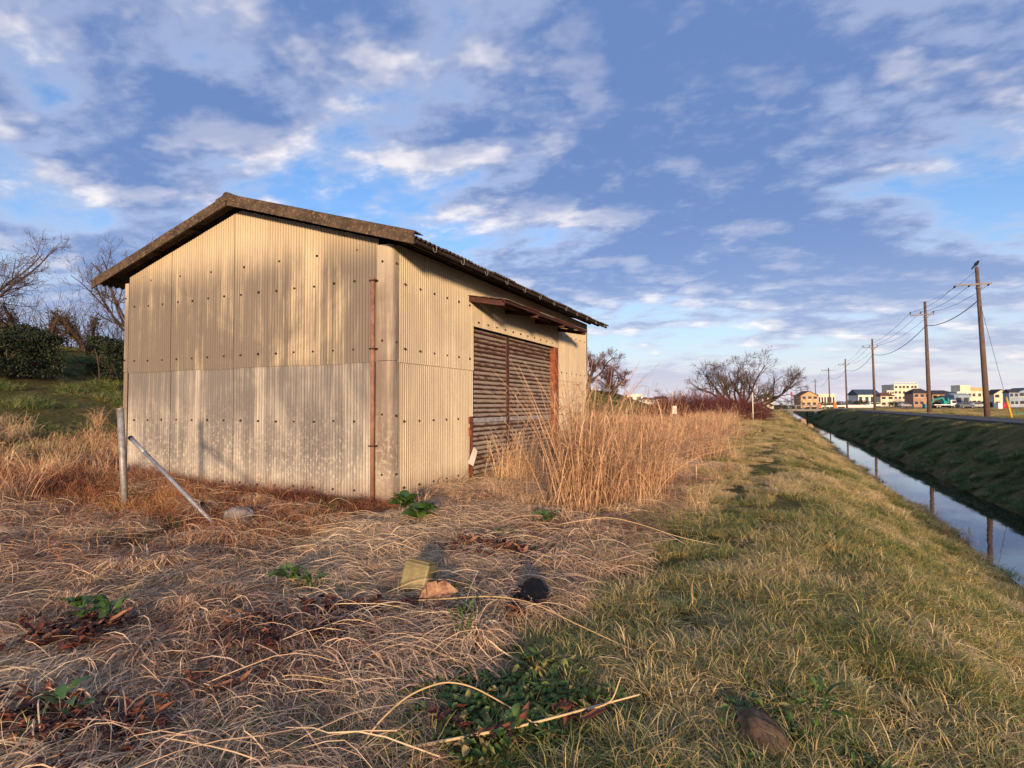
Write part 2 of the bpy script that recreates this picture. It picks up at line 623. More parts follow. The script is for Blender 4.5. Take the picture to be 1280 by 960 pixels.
def leafmat(name, stops, rough=0.65, per_obj=0.0, spec=0.25):
    """colour picked per blade or leaf from its own value, shifted by its tuft's tint"""
    m, nt, b = material(name)
    a = N(nt, 'ShaderNodeAttribute', attribute_name='shade').outputs['Fac']
    t = N(nt, 'ShaderNodeAttribute', attribute_name='tint', attribute_type='INSTANCER').outputs['Fac']
    f = math_(nt, 'ADD', t, math_(nt, 'MULTIPLY', math_(nt, 'SUBTRACT', a, 0.5), 0.75))
    if per_obj:
        oi = N(nt, 'ShaderNodeObjectInfo').outputs['Random']
        f = math_(nt, 'ADD', math_(nt, 'MULTIPLY', oi, per_obj), math_(nt, 'MULTIPLY', a, 1 - per_obj))
    c = ramp(nt, f, stops)
    L(nt, c, b.inputs['Base Color'])
    b.inputs['Roughness'].default_value = rough
    b.inputs['Specular IOR Level'].default_value = spec
    return m


leafmat('grass_blade', [(0.0, (0.052, 0.105, 0.026)), (0.25, (0.105, 0.165, 0.040)), (0.45, (0.22, 0.215, 0.068)), (0.62, (0.37, 0.285, 0.115)), (0.82, (0.50, 0.37, 0.18)), (1.0, (0.60, 0.47, 0.27))])
leafmat('straw_blade', [(0.0, (0.15, 0.062, 0.042)), (0.22, (0.28, 0.155, 0.098)), (0.45, (0.42, 0.28, 0.195)), (0.7, (0.58, 0.41, 0.265)), (1.0, (0.70, 0.53, 0.34))])
leafmat('tangle_blade', [(0.0, (0.10, 0.032, 0.028)), (0.3, (0.20, 0.068, 0.044)), (0.6, (0.36, 0.155, 0.068)), (1.0, (0.52, 0.30, 0.125))])
leafmat('reed_blade', [(0.0, (0.26, 0.135, 0.080)), (0.3, (0.50, 0.305, 0.170)), (0.65, (0.70, 0.475, 0.285)), (1.0, (0.80, 0.61, 0.40))])
leafmat('dead_leaf', [(0.0, (0.050, 0.022, 0.020)), (0.4, (0.110, 0.036, 0.028)), (0.75, (0.20, 0.070, 0.042)), (1.0, (0.32, 0.155, 0.085))])
leafmat('green_leaf', [(0.0, (0.022, 0.058, 0.018)), (0.5, (0.050, 0.108, 0.024)), (1.0, (0.105, 0.165, 0.038))], 0.45, spec=0.4, per_obj=0.4)
leafmat('hedge_leaf', [(0.0, (0.010, 0.017, 0.010)), (0.5, (0.022, 0.034, 0.017)), (1.0, (0.055, 0.058, 0.030))], 0.6, per_obj=0.15)
leafmat('bush_leaf', [(0.0, (0.022, 0.020, 0.012)), (0.5, (0.055, 0.045, 0.022)), (1.0, (0.11, 0.060, 0.030))], 0.7, per_obj=0.15)
leafmat('cane', [(0.0, (0.45, 0.30, 0.14)), (0.5, (0.54, 0.38, 0.19)), (1.0, (0.60, 0.45, 0.26))], 0.55, per_obj=0.8)

# ------------------------------------------------------------------ ground, water, road
xs = np.unique(np.concatenate([np.linspace(-3000, -80, 14), np.linspace(-80, -30, 22), np.linspace(-30, -13, 40), np.arange(-13, 15, 0.14), np.linspace(15, 30, 18), np.linspace(30, 120, 18), np.linspace(120, 3000, 14)]))
ys = np.unique(np.concatenate([np.linspace(-60, -4, 12), np.arange(-4, 22, 0.14), 22 + (np.linspace(0, 1, 200) ** 2.2) * 240, np.linspace(270, 4000, 18)]))
GX, GY = np.meshgrid(xs, ys)
GZ = terr(GX, GY)
farw = np.clip((np.hypot(GX, GY) - 300) / 300, 0, 1)
V = np.stack([GX, GY, GZ], -1).reshape(-1, 3)
nx_, ny_ = len(xs), len(ys)
I = np.arange(nx_ * ny_).reshape(ny_, nx_)
FQ = np.stack([I[:-1, :-1], I[:-1, 1:], I[1:, 1:], I[1:, :-1]], -1).reshape(-1, 4)
m, nt, b = material('soil_and_thatch')
p = gpos(nt)
zone = N(nt, 'ShaderNodeAttribute', attribute_name='zone').outputs['Fac']
n1 = noise(nt, p, 1.3, 6, 0.65)
n2 = noise(nt, p, 11, 6, 0.7)
n3 = noise(nt, p, 70, 4, 0.7)
n4 = noise(nt, p, 0.22, 5, 0.6)
straw = mixc(nt, smooth(nt, n2, 0.35, 0.65), (0.075, 0.036, 0.027), (0.22, 0.125, 0.075))
straw = mixc(nt, math_(nt, 'MULTIPLY', smooth(nt, n3, 0.5, 0.7), 0.5), straw, (0.34, 0.24, 0.15))
turf = mixc(nt, smooth(nt, n2, 0.35, 0.65), (0.040, 0.050, 0.018), (0.115, 0.105, 0.036))
turf = mixc(nt, math_(nt, 'MULTIPLY', smooth(nt, n1, 0.45, 0.68), 0.65), turf, (0.20, 0.145, 0.065))
turf = mixc(nt, math_(nt, 'MULTIPLY', smooth(nt, n3, 0.52, 0.7), 0.4), turf, (0.25, 0.19, 0.09))
field = mixc(nt, smooth(nt, n4, 0.35, 0.65), (0.26, 0.17, 0.075), (0.38, 0.26, 0.12))
field = mixc(nt, math_(nt, 'MULTIPLY', smooth(nt, n1, 0.5, 0.68), 0.5), field, (0.12, 0.11, 0.045))
c = mixc(nt, smooth(nt, zone, 0.0, 1.0), straw, turf)
c = mixc(nt, smooth(nt, zone, 1.0, 2.0), c, field)
L(nt, c, b.inputs['Base Color'])
b.inputs['Roughness'].default_value = 1.0
b.inputs['Specular IOR Level'].default_value = 0.05
bump(nt, b, n2, 0.7, 0.05)
me = raw_mesh('ground', V, FQ, m, True)
zx = np.where(GX < -13.5, 0.85, np.where(GX < -1.8, 0.0, np.where(GX < 14.6, 1.0, 2.0)))
zx = np.clip(zx + 0.5 * (fbm(GX, GY, 1.6, 41) - 0.5) * (np.abs(GX) < 14), 0, 2)
fattr(me, 'zone', zx.reshape(-1))
tag(obj('ground', me), 'uneven grassy ground with levee, canal banks and dry fields', 'ground', kind='structure')

m, nt, b = material('canal_water')
p = gpos(nt)
mp_ = N(nt, 'ShaderNodeMapping')
mp_.inputs['Scale'].default_value = (1.6, 0.5, 1)
L(nt, p, mp_.inputs[0])
b.inputs['Base Color'].default_value = (0.010, 0.014, 0.014, 1)
b.inputs['Roughness'].default_value = 0.03
b.inputs['IOR'].default_value = 1.5
b.inputs['Specular IOR Level'].default_value = 0.9
bump(nt, b, noise(nt, mp_.outputs[0], 2.2, 3, 0.5), 0.05, 0.03)
wx = np.array([3.4, 7.8])
wy = np.linspace(-20, 300, 40)
WV = [(x, y, WATER_Z) for y in wy for x in wx]
WF = [(2 * i, 2 * i + 1, 2 * i + 3, 2 * i + 2) for i in range(len(wy) - 1)]
tag(obj('water', raw_mesh('water', WV, WF, m, True)), 'still canal water mirroring the sky', 'water', kind='structure')

m, nt, b = material('asphalt')
p = gpos(nt)
n1 = noise(nt, p, 90, 4, 0.7)
n2 = noise(nt, p, 0.8, 5, 0.6)
c = mixc(nt, n1, (0.060, 0.056, 0.058), (0.11, 0.10, 0.10))
c = mixc(nt, math_(nt, 'MULTIPLY', smooth(nt, n2, 0.5, 0.7), 0.5), c, (0.15, 0.13, 0.12))
L(nt, c, b.inputs['Base Color'])
b.inputs['Roughness'].default_value = 0.9
bump(nt, b, n1, 0.3, 0.01)
mb = MB()
ry = np.linspace(-30, 600, 80)
for i in range(len(ry) - 1):
    e0, e1 = [10.75 + 0.12 * (vnoise(ry[i + k], 0, 6, 2) - 0.5) for k in (0, 1)]
    g0, g1 = [13.7 + 0.12 * (vnoise(ry[i + k], 0, 5, 8) - 0.5) for k in (0, 1)]
    mb.add([(e0, ry[i], 0.605), (g0, ry[i], 0.605), (g1, ry[i + 1], 0.605), (e1, ry[i + 1], 0.605)], [(0, 1, 2, 3)])
    mb.add([(e0, ry[i], 0.4), (e0, ry[i], 0.605), (e1, ry[i + 1], 0.605), (e1, ry[i + 1], 0.4)], [(0, 1, 2, 3)])
tag(mb.build('road', m, fix=False), 'narrow grey asphalt road along the far canal bank', 'road', kind='structure')

# ------------------------------------------------------------------ the shed
X0, X1, Y0, Y1 = SHED
RIDGE_X, RIDGE_Z = -9.08, 5.36
SLOPE = 0.295
shed = empty('corrugated_shed', (X1, Y0, 0))
tag(shed, 'weathered cream corrugated shed with low gable roof and rusty shutter', 'shed')
SO = (X1, Y0, 0)


def roof_z(x):
    return RIDGE_Z - SLOPE * abs(x - RIDGE_X)


PITCH_W, AMP = 0.0635, 0.0085


def corr_sheet(name, side, u0, u1, zb, zt, mat, off=0.0, thick=0.006, parent=shed, clip=None):
    """corrugated sheet; side 'gable' runs along x facing -y, 'flank' runs along y facing +x"""
    n = max(2, int(round((u1 - u0) / PITCH_W * 6)))
    us = np.linspace(u0, u1, n + 1)
    d = AMP * np.sin(2 * np.pi * us / PITCH_W) + off
    zbs = np.array([zb(u) if callable(zb) else zb for u in us]) + 0 * us
    zts = np.array([zt(u) if callable(zt) else zt for u in us]) + 0 * us
    rows = []
    for dd in (d, d - thick):
        for z in (zbs, zts):
            if side == 'gable':
                rows.append(np.stack([us, Y0 - dd, z], -1))
            else:
                rows.append(np.stack([X1 + dd, us, z], -1))
    V_ = np.concatenate(rows) - np.array(SO)
    k = n + 1
    i = np.arange(n)
    q = [np.stack([i, i + 1, k + i + 1, k + i], -1), np.stack([2 * k + i + 1, 2 * k + i, 3 * k + i, 3 * k + i + 1], -1),
         np.stack([2 * k + i, 2 * k + i + 1, i + 1, i], -1), np.stack([k + i, k + i + 1, 3 * k + i + 1, 3 * k + i], -1),
         np.array([[0, k, 3 * k, 2 * k], [n, 2 * k + n, 3 * k + n, k + n]])]
    me_ = raw_mesh(name, V_, np.concatenate(q), mat)
    return obj(name, me_, parent)


JZ = 2.29
CG, CS, CT = MATS['cement_gable'], MATS['cement_side'], MATS['cement_trim']
seams = [-12.34, -11.90, -11.01, -10.13, -9.24, -8.36, -7.48, -6.60, -5.94]
for i in range(len(seams) - 1):
    a, b_ = seams[i] + 0.003, seams[i + 1] - 0.003
    if i == 0:
        a = seams[0] + 0.0
    if i == len(seams) - 2:
        b_ = seams[-1] + 0.04
    o1 = 0.004 * (i % 2)
    jz = JZ + random.uniform(-0.012, 0.012)
    corr_sheet('wall_sheet', 'gable', a, b_, -0.12, JZ + 0.05, MATS['cement_gable_low'], o1)
    corr_sheet('wall_sheet', 'gable', a, b_, jz - 0.012, lambda u: roof_z(u) - 0.12, CG, o1 + 0.018)
# flank: two full sheets and more left of the shutter, header, right panel
SH_A, SH_B, SH_T = 10.52, 15.36, 3.20
EAVE_Z = roof_z(X1) - 0.13
fl = [7.88, 8.72, 9.60, 10.52]
for i in range(3):
    a, b_ = fl[i] - (0.02 if i else 0), fl[i + 1]
    o1 = 0.004 * (i % 2)
    if i == 2:
        # torn lower edge beside the shutter
        def zb(u):
            return -0.1 if u < 10.30 else (0.50 + 0.10 * math.sin(u * 61) if u < 10.36 else 1.34)
        corr_sheet('wall_sheet', 'flank', a, b_, zb, JZ + 0.05, CS, o1)
    else:
        corr_sheet('wall_sheet', 'flank', a, b_, -0.12, JZ + 0.05, CS, o1)
    corr_sheet('wall_sheet', 'flank', a, b_, JZ - 0.01, EAVE_Z, CS, o1 + 0.018)
hd = [10.52, 11.40, 12.28, 13.16, 14.04, 14.92, 15.62]
for i in range(6):
    corr_sheet('wall_sheet', 'flank', hd[i] + 0.002, hd[i + 1] + 0.001, SH_T, EAVE_Z, CS, 0.004 * (i % 2) + 0.002)
fr = [15.62, 16.5, 17.38, 18.25]
for i in range(3):
    o1 = 0.004 * (i % 2)
    corr_sheet('wall_sheet', 'flank', fr[i] + 0.004, fr[i + 1], -0.12, JZ + 0.05, CS, o1)
    corr_sheet('wall_sheet', 'flank', fr[i] + 0.004, fr[i + 1], JZ - 0.01, EAVE_Z, CS, o1 + 0.018)


def corner_trim(x, y, sx, wg, wf, z0, z1, off):
    """rounded angle piece wrapping a vertical corner"""
    r = 0.07
    pts = [(x - sx * wg, y - off), (x - sx * r, y - off)]
    for t in range(1, 6):
        a = t / 6 * math.pi / 2
        pts.append((x - sx * r + sx * (r + off) * math.sin(a), y + r - (r + off) * math.cos(a)))
    pts += [(x + sx * off, y + r), (x + sx * off, y + wf)]
    inner = []
    for (px, py) in reversed(pts):
        inner.append((px - sx * 0.012 if abs(px - (x + sx * off)) < 0.09 and py > y + 0.02 else px, py + 0.012 if py < y + 0.05 else py))
    mb = MB().prism(pts + inner, 2, z0, z1)
    return mb.build('corner_trim', CT, shed, origin=SO)


corner_trim(X1, Y0, 1, 0.255, 0.18, -0.12, JZ, 0.022)
corner_trim(X1, Y0, 1, 0.255, 0.18, JZ + 0.006, 4.20, 0.027)
corner_trim(X0, Y0, -1, 0.16, 0.2, -0.12, JZ, 0.022)
corner_trim(X0, Y0, -1, 0.16, 0.2, JZ + 0.006, 4.16, 0.027)
MB().box(X1 - 0.02, X1 + 0.022, Y1 - 0.16, Y1, -0.1, EAVE_Z).build('corner_trim', CT, shed, origin=SO)
# back gable, far flank (plain inner walls behind the sheets so no light leaks through)
w = MB()
w.prism([(X0 + 0.03, -0.1), (X1 - 0.06, -0.1), (X1 - 0.06, roof_z(X1) - 0.2), (RIDGE_X, RIDGE_Z - 0.16), (X0 + 0.03, roof_z(X0) - 0.2)], 1, Y1 - 0.05, Y1 + 0.02)
w.box(X0 - 0.02, X0 + 0.03, Y0 + 0.21, Y1, -0.1, roof_z(X0) - 0.2)
w.build('far_wall', CG, shed, origin=SO)
# timber wall rails and the boarded lining behind the gable sheets
g = MB()
g.prism([(X0 + 0.06, -0.1), (X1 - 0.1, -0.1), (X1 - 0.1, roof_z(X1) - 0.2), (RIDGE_X, RIDGE_Z - 0.18), (X0 + 0.06, roof_z(X0) - 0.2)], 1, Y0 + 0.03, Y0 + 0.05)
g.build('lining', MATS['interior_dark'], shed, origin=SO)
for ya, yb in ((Y0 + 0.1, 10.40), (15.6, Y1 - 0.1)):
    MB().box(X1 - 0.06, X1 - 0.03, ya, yb, -0.1, EAVE_Z).build('lining', MATS['interior_dark'], shed, origin=SO)

# bolts
bm_ = MB()
bm_.tube([(0, 0, -0.012), (0, 0, 0.003), (0, 0, 0.004), (0, 0, 0.013), (0, 0, 0.020)], [0.021, 0.021, 0.013, 0.013, 0.007], 7)
bolt_me = bm_.mesh('bolt', MATS['bolt_rust'])


def bolt(x, y, z, side):
    o = obj('bolt', bolt_me, shed)
    o.location = (x - SO[0], y - SO[1], z - SO[2])
    o.rotation_euler = (R(90), 0, 0) if side == 'gable' else (0, R(90), 0)
    k = random.uniform(0.85, 1.15)
    o.scale = (k, k, 1)


for z in (0.16, 1.30, 2.51, 3.64):
    for k in range(14):
        x = -12.12 + k * 0.44
        if z < roof_z(x) - 0.3:
            bolt(x + random.uniform(-.01, .01), Y0 - AMP - (0.022 if z > JZ else 0.004), z + random.uniform(-.01, .01), 'gable')
for k in range(7):
    bolt(-11.62 + k * 0.88, Y0 - AMP - 0.016, 4.16 + random.uniform(-.01, .01), 'gable')
for z in (0.45, 1.42, 2.62, 3.92):
    bolt(-5.82, Y0 - 0.028, z, 'gable')
    bolt(-12.42, Y0 - 0.028, z - 0.08, 'gable')
for z in (0.45, 1.40, 2.60, 3.90):
    bolt(X1 + 0.03, Y0 + 0.11, z, 'flank')
for z in (0.20, 1.30, 2.51, 3.60):
    for k in range(6):
        y = 8.08 + k * 0.45
        if not (z < 0.5 and k > 4):
            bolt(X1 + AMP + (0.022 if z > JZ else 0.004), y, z, 'flank')
for z in (1.30, 2.51, 3.60):
    for k in range(6):
        bolt(X1 + AMP + (0.022 if z > JZ else 0.004), 15.85 + k * 0.44, z, 'flank')
for k in range(11):
    bolt(X1 + AMP + 0.006, 10.75 + k * 0.44, 3.30, 'flank')

# roof: each sheet its own piece, wave 130 mm running down the slope
RL = MATS['roof_lichen']
EAVE_R, EAVE_L = -4.98, -13.10
VY0, VY1 = 7.40, 18.62


def roof_sheet(xa, xb, ya, yb, lift):
    n = int(round((yb - ya) / 0.13 * 6))
    yy = np.linspace(ya, yb, n + 1)
    wv = 0.019 * np.sin(2 * np.pi * yy / 0.13)
    rows = []
    for t in (0, -0.008):
        for x in (xa, xb):
            rows.append(np.stack([np.full_like(yy, x), yy, roof_z(x) + wv + lift + t], -1))
    V_ = np.concatenate(rows) - np.array(SO)
    k = n + 1
    i = np.arange(n)
    q = [np.stack([i, i + 1, k + i + 1, k + i], -1), np.stack([2 * k + i + 1, 2 * k + i, 3 * k + i, 3 * k + i + 1], -1),
         np.stack([2 * k + i, 2 * k + i + 1, i + 1, i], -1), np.stack([k + i, k + i + 1, 3 * k + i + 1, 3 * k + i], -1),
         np.array([[0, k, 3 * k, 2 * k], [n, 2 * k + n, 3 * k + n, k + n]])]
    return obj('roof_sheet', raw_mesh('roof_sheet', V_, np.concatenate(q), RL), shed)


ny = 12
for i in range(ny):
    ya = VY0 + (VY1 - VY0) * i / ny - (0.05 if i else 0)
    yb = VY0 + (VY1 - VY0) * (i + 1) / ny
    j = random.uniform(-0.02, 0.02)
    roof_sheet(EAVE_R + j, -7.2, ya, yb, 0.012 * (i % 2))
    roof_sheet(-7.35, RIDGE_X, ya, yb, 0.022 + 0.012 * (i % 2))
    roof_sheet(EAVE_L - j, RIDGE_X, ya, yb, 0.012 * (i % 2))
# verge caps (the thick angled pieces along the gable edge) and ridge roll
for x_a, x_b in ((RIDGE_X + 0.02, EAVE_R - 0.02), (RIDGE_X - 0.02, EAVE_L + 0.02)):
    for (fa, fb) in ((0.0, 0.5), (0.5, 1.0)):
        a = x_a + (x_b - x_a) * fa
        b_ = x_a + (x_b - x_a) * fb - (0.0 if fb == 1 else 0.01 * (1 if x_b < x_a else -1) * -1)
        lf = 0.006 if fa == 0 else 0.0
        mb = MB()
        prof = [(VY0 - 0.025, -0.125), (VY0 - 0.025, 0.065), (VY0 + 0.01, 0.092), (VY0 + 0.24, 0.080), (VY0 + 0.24, 0.066), (VY0 + 0.0, 0.070), (VY0 + 0.0, -0.125)]
        v = [(x, y, roof_z(x) + z + lf) for x in (a, b_) for (y, z) in prof]
        k = len(prof)
        mb.add(v, [tuple(range(k))[::-1], tuple(range(k, 2 * k))] + [(i, (i + 1) % k, k + (i + 1) % k, k + i) for i in range(k)])
        mb.build('verge_cap', RL, shed, origin=SO)
for i in range(12):
    ya = VY0 - 0.035 + (VY1 - VY0 + 0.05) * i / 12
    yb = VY0 - 0.035 + (VY1 - VY0 + 0.05) * (i + 1) / 12 + 0.03
    lf = 0.008 * (i % 2)
    pr = []
    for t in range(9):
        a = math.pi * t / 8
        pr.append((RIDGE_X + 0.085 * math.cos(a), RIDGE_Z + 0.065 + 0.055 * math.sin(a) + lf))
    pr = [(RIDGE_X + 0.27, RIDGE_Z + 0.015 + lf), (RIDGE_X + 0.09, RIDGE_Z + 0.062 + lf)] + pr + [(RIDGE_X - 0.09, RIDGE_Z + 0.062 + lf), (RIDGE_X - 0.27, RIDGE_Z + 0.015 + lf)]
    if i == 0:
        pr += [(RIDGE_X - 0.24, RIDGE_Z - 0.10), (RIDGE_X, RIDGE_Z - 0.035), (RIDGE_X + 0.24, RIDGE_Z - 0.10)]
        MB().prism(pr, 1, ya, VY0 + 0.0).build('ridge_end', RL, shed, origin=SO)
        pr = pr[:-3]
        ya = VY0 + 0.002
    inner = [(x, z - 0.012) for x, z in reversed(pr)]
    MB().prism(pr + inner, 1, ya, yb).build('ridge_cap', RL, shed, origin=SO)
# timber: soffit purlins and rafter tails under the eave, boarded underside
DW = MATS['dark_wood']
for x in (X1 + 0.08, X1 + 0.36, X1 + 0.62):
    MB().beam((x, VY0 + 0.08, roof_z(x) - 0.065), (x, VY1 - 0.05, roof_z(x) - 0.065), 0.06, 0.05).build('eave_purlin', DW, shed, origin=SO)
for xx in (X0 - 0.2, -11.3, -10.2, -7.9, -6.8):
    MB().beam((xx, VY0 + 0.03, roof_z(xx) - 0.05), (xx, Y0 + 0.02, roof_z(xx) - 0.05), 0.06, 0.05).build('purlin_end', DW, shed, origin=SO)
# half-round gutter hooks left under the eave
hk = MB()
hk.tube([(0, 0.055 * math.cos(math.pi * t / 10), -0.06 * math.sin(math.pi * t / 10) * 1.1) for t in range(11)], 0.005, 5)
hk.tube([(0, 0.055, 0), (0, 0.055, 0.05)], 0.005, 5)
hk_me = hk.mesh('gutter_hook', MATS['galvanised'])
for k in range(12):
    o = obj('gutter_hook', hk_me, shed, (EAVE_R + 0.0 - SO[0], 7.95 + k * 0.92 - SO[1], roof_z(EAVE_R) - 0.05))

# drain pipe with clips
pm = MATS['pipe_pink']
pp = MB()
pp.tube([(-5.975, Y0 - 0.065, -0.08), (-5.985, Y0 - 0.065, 3.66)], 0.037, 12)
pipe = pp.build('drain_pipe', pm, shed, True, origin=SO)
for z in (3.60, 2.48, 0.9):
    MB().box(-6.03, -5.90, Y0 - 0.108, Y0 - 0.02, z, z + 0.022).build('pipe_clip', MATS['bolt_rust'], shed, origin=SO)

# roller shutter, recessed
RS = MATS['rusty_slat']
SX = X1 - 0.14
MID = 12.42
prof = [(-0.004, 0.004), (0.012, 0.012), (0.027, 0.032), (0.032, 0.050), (0.027, 0.068), (0.012, 0.088), (-0.004, 0.095), (-0.012, 0.095), (-0.012, 0.004)]
shutter = empty('roller_shutter', (0, 0, 0))
shutter.parent = shed
SHO = SO
slat_me = {}
for key, (ya, yb) in (('a', (SH_A + 0.02, MID - 0.05)), ('b', (MID + 0.05, SH_B - 0.02))):
    mb = MB().prism([(x, z) for x, z in prof], 1, ya, yb)
    slat_me[key] = mb.mesh('slat', RS)
nsl = 32
for i in range(nsl):
    z = 0.0 + i * 0.1
    for key in ('a', 'b'):
        if 12 <= i <= 12:
            continue
        o = obj('slat', slat_me[key], shutter, (SX - SO[0] + random.uniform(-.003, .003), -SO[1], z + random.uniform(-.002, .002)))
        o.rotation_euler = (0, 0, 0)
for (ya, yb) in ((SH_A + 0.02, MID - 0.05), (MID + 0.05, SH_B - 0.02)):
    MB().box(SX - 0.01, SX + 0.022, ya, yb, 1.202, 1.298).build('lock_rail', MATS['band_metal'], shutter, origin=SO)
MB().box(SX - 0.03, SX + 0.055, MID - 0.055, MID + 0.055, -0.05, SH_T).build('centre_post', MATS['red_primer'], shutter, origin=SO)
MB().box(SX - 0.05, SX - 0.03, SH_A - 0.1, SH_B + 0.1, -0.05, SH_T + 0.4).build('backing', MATS['interior_dark'], shutter, origin=SO)
# jambs and lintel
MB().box(SX - 0.03, X1 + 0.018, SH_B, SH_B + 0.255, -0.1, SH_T - 0.003).build('jamb', MATS['rust'], shed, origin=SO)
MB().box(SX - 0.03, X1 - 0.012, SH_A - 0.20, SH_A, -0.1, SH_T + 0.1).build('jamb', MATS['rust'], shed, origin=SO)
MB().box(SX + 0.06, X1 - 0.012, SH_A, SH_B, SH_T, SH_T + 0.25).build('lintel', MATS['bolt_rust'], shed, origin=SO)
o = MB().add([(X1 + 0.01, 10.28, 0.42), (X1 + 0.05, 10.44, 0.34), (X1 + 0.06, 10.60, 0.62), (X1 + 0.03, 10.50, 0.72), (X1 + 0.0, 10.28, 0.41), (X1 + 0.04, 10.44, 0.33), (X1 + 0.05, 10.60, 0.61), (X1 + 0.02, 10.50, 0.71)],
             [(0, 1, 2, 3), (7, 6, 5, 4), (0, 4, 5, 1), (1, 5, 6, 2), (2, 6, 7, 3), (3, 7, 4, 0)]).build('broken_shard', MATS['white_board'], shed, origin=SO)
MB().box(X1 - 0.01, X1 + 0.035, 10.30, 10.44, 1.20, 1.33).box(X1 - 0.01, X1 + 0.05, 10.31, 10.37, 0.95, 1.12).build('latch_plate', MATS['rust'], shed, origin=SO)

# small canopy over the shutter
canopy = empty('canopy', (0, 0, 0))
canopy.parent = shed
CY0, CY1, CXO = 10.28, 15.70, X1 + 0.86
for k in range(6):
    ya = CY0 + (CY1 - CY0) * k / 6
    yb = CY0 + (CY1 - CY0) * (k + 1) / 6 + 0.03
    n = int((yb - ya) / 0.0635 * 6)
    yy = np.linspace(ya, yb, n)
    wv = 0.008 * np.sin(2 * np.pi * yy / 0.0635) + 0.003 * (k % 2)
    zi, zo = 3.80, 3.655
    rows = []
    for t in (0, -0.004):
        for x, z in ((X1 + 0.012, zi), (CXO + random.uniform(-.015, .015), zo)):
            rows.append(np.stack([np.full_like(yy, x), yy, z + wv + t], -1))
    V_ = np.concatenate(rows) - np.array(SO)
    kk = n
    i = np.arange(n - 1)
    q = np.concatenate([np.stack([i, i + 1, kk + i + 1, kk + i], -1), np.stack([2 * kk + i + 1, 2 * kk + i, 3 * kk + i, 3 * kk + i + 1], -1), np.stack([kk + i, kk + i + 1, 3 * kk + i + 1, 3 * kk + i], -1)])
    obj('canopy_sheet', raw_mesh('canopy_sheet', V_, q, RS if k not in (1, 3, 4) else MATS['rust']), canopy)
RP = MATS['red_primer']
MB().beam((CXO - 0.06, CY0 + 0.02, 3.625), (CXO - 0.06, CY1 - 0.02, 3.625), 0.05, 0.05).build('edge_beam', RP, canopy, origin=SO)
MB().beam((X1 + 0.45, CY0 + 0.02, 3.70), (X1 + 0.45, CY1 - 0.02, 3.70), 0.05, 0.045).build('mid_beam', RP, canopy, origin=SO)
for y in (CY0 + 0.05, 12.1, 13.9, CY1 - 0.05):
    MB().beam((X1 + 0.01, y, 3.73), (CXO - 0.05, y, 3.575), 0.06, 0.10).build('bracket_arm', RP, canopy, origin=SO)


# ------------------------------------------------------------------ bare trees
def nrm(a):
    return a / (np.linalg.norm(a, axis=-1, keepdims=True) + 1e-9)


def grow(start, dirs, length, segs, upb, wig, r0, r1, rg):
    n = len(start)
    P_ = np.zeros((n, segs + 1, 3))
    P_[:, 0] = start
    d = nrm(dirs)
    step = (length / segs)[:, None]
    for i in range(segs):
        d = nrm(d + rg.normal(size=(n, 3)) * wig + np.array([0, 0, upb]))
        P_[:, i + 1] = P_[:, i] + d * step
    t = np.linspace(0, 1, segs + 1)
    return P_, r0[:, None] * (1 - t) + r1[:, None] * t


def children(P_, Rr, per, tmin, ang, rg, lr, spread_flat=0.0):
    n, s, _ = P_.shape
    t = rg.uniform(tmin, 0.98, size=(n, per)) * (s - 1)
    i0 = np.clip(t.astype(int), 0, s - 2)
    f = (t - i0)[..., None]
    idx = np.arange(n)[:, None]
    st = P_[idx, i0] * (1 - f) + P_[idx, i0 + 1] * f
    d = nrm(P_[idx, i0 + 1] - P_[idx, i0])
    rr = Rr[idx, i0]
    rv = rg.normal(size=d.shape)
    rv[..., 2] *= (1 - spread_flat)
    pv = nrm(np.cross(d, rv))
    a = rg.normal(ang, ang * 0.3, size=d.shape[:2])[..., None]
    dd = d * np.cos(a) + pv * np.sin(a)
    return st.reshape(-1, 3), dd.reshape(-1, 3), rr.reshape(-1), (1 - t / (s - 1) * 0.5).reshape(-1)


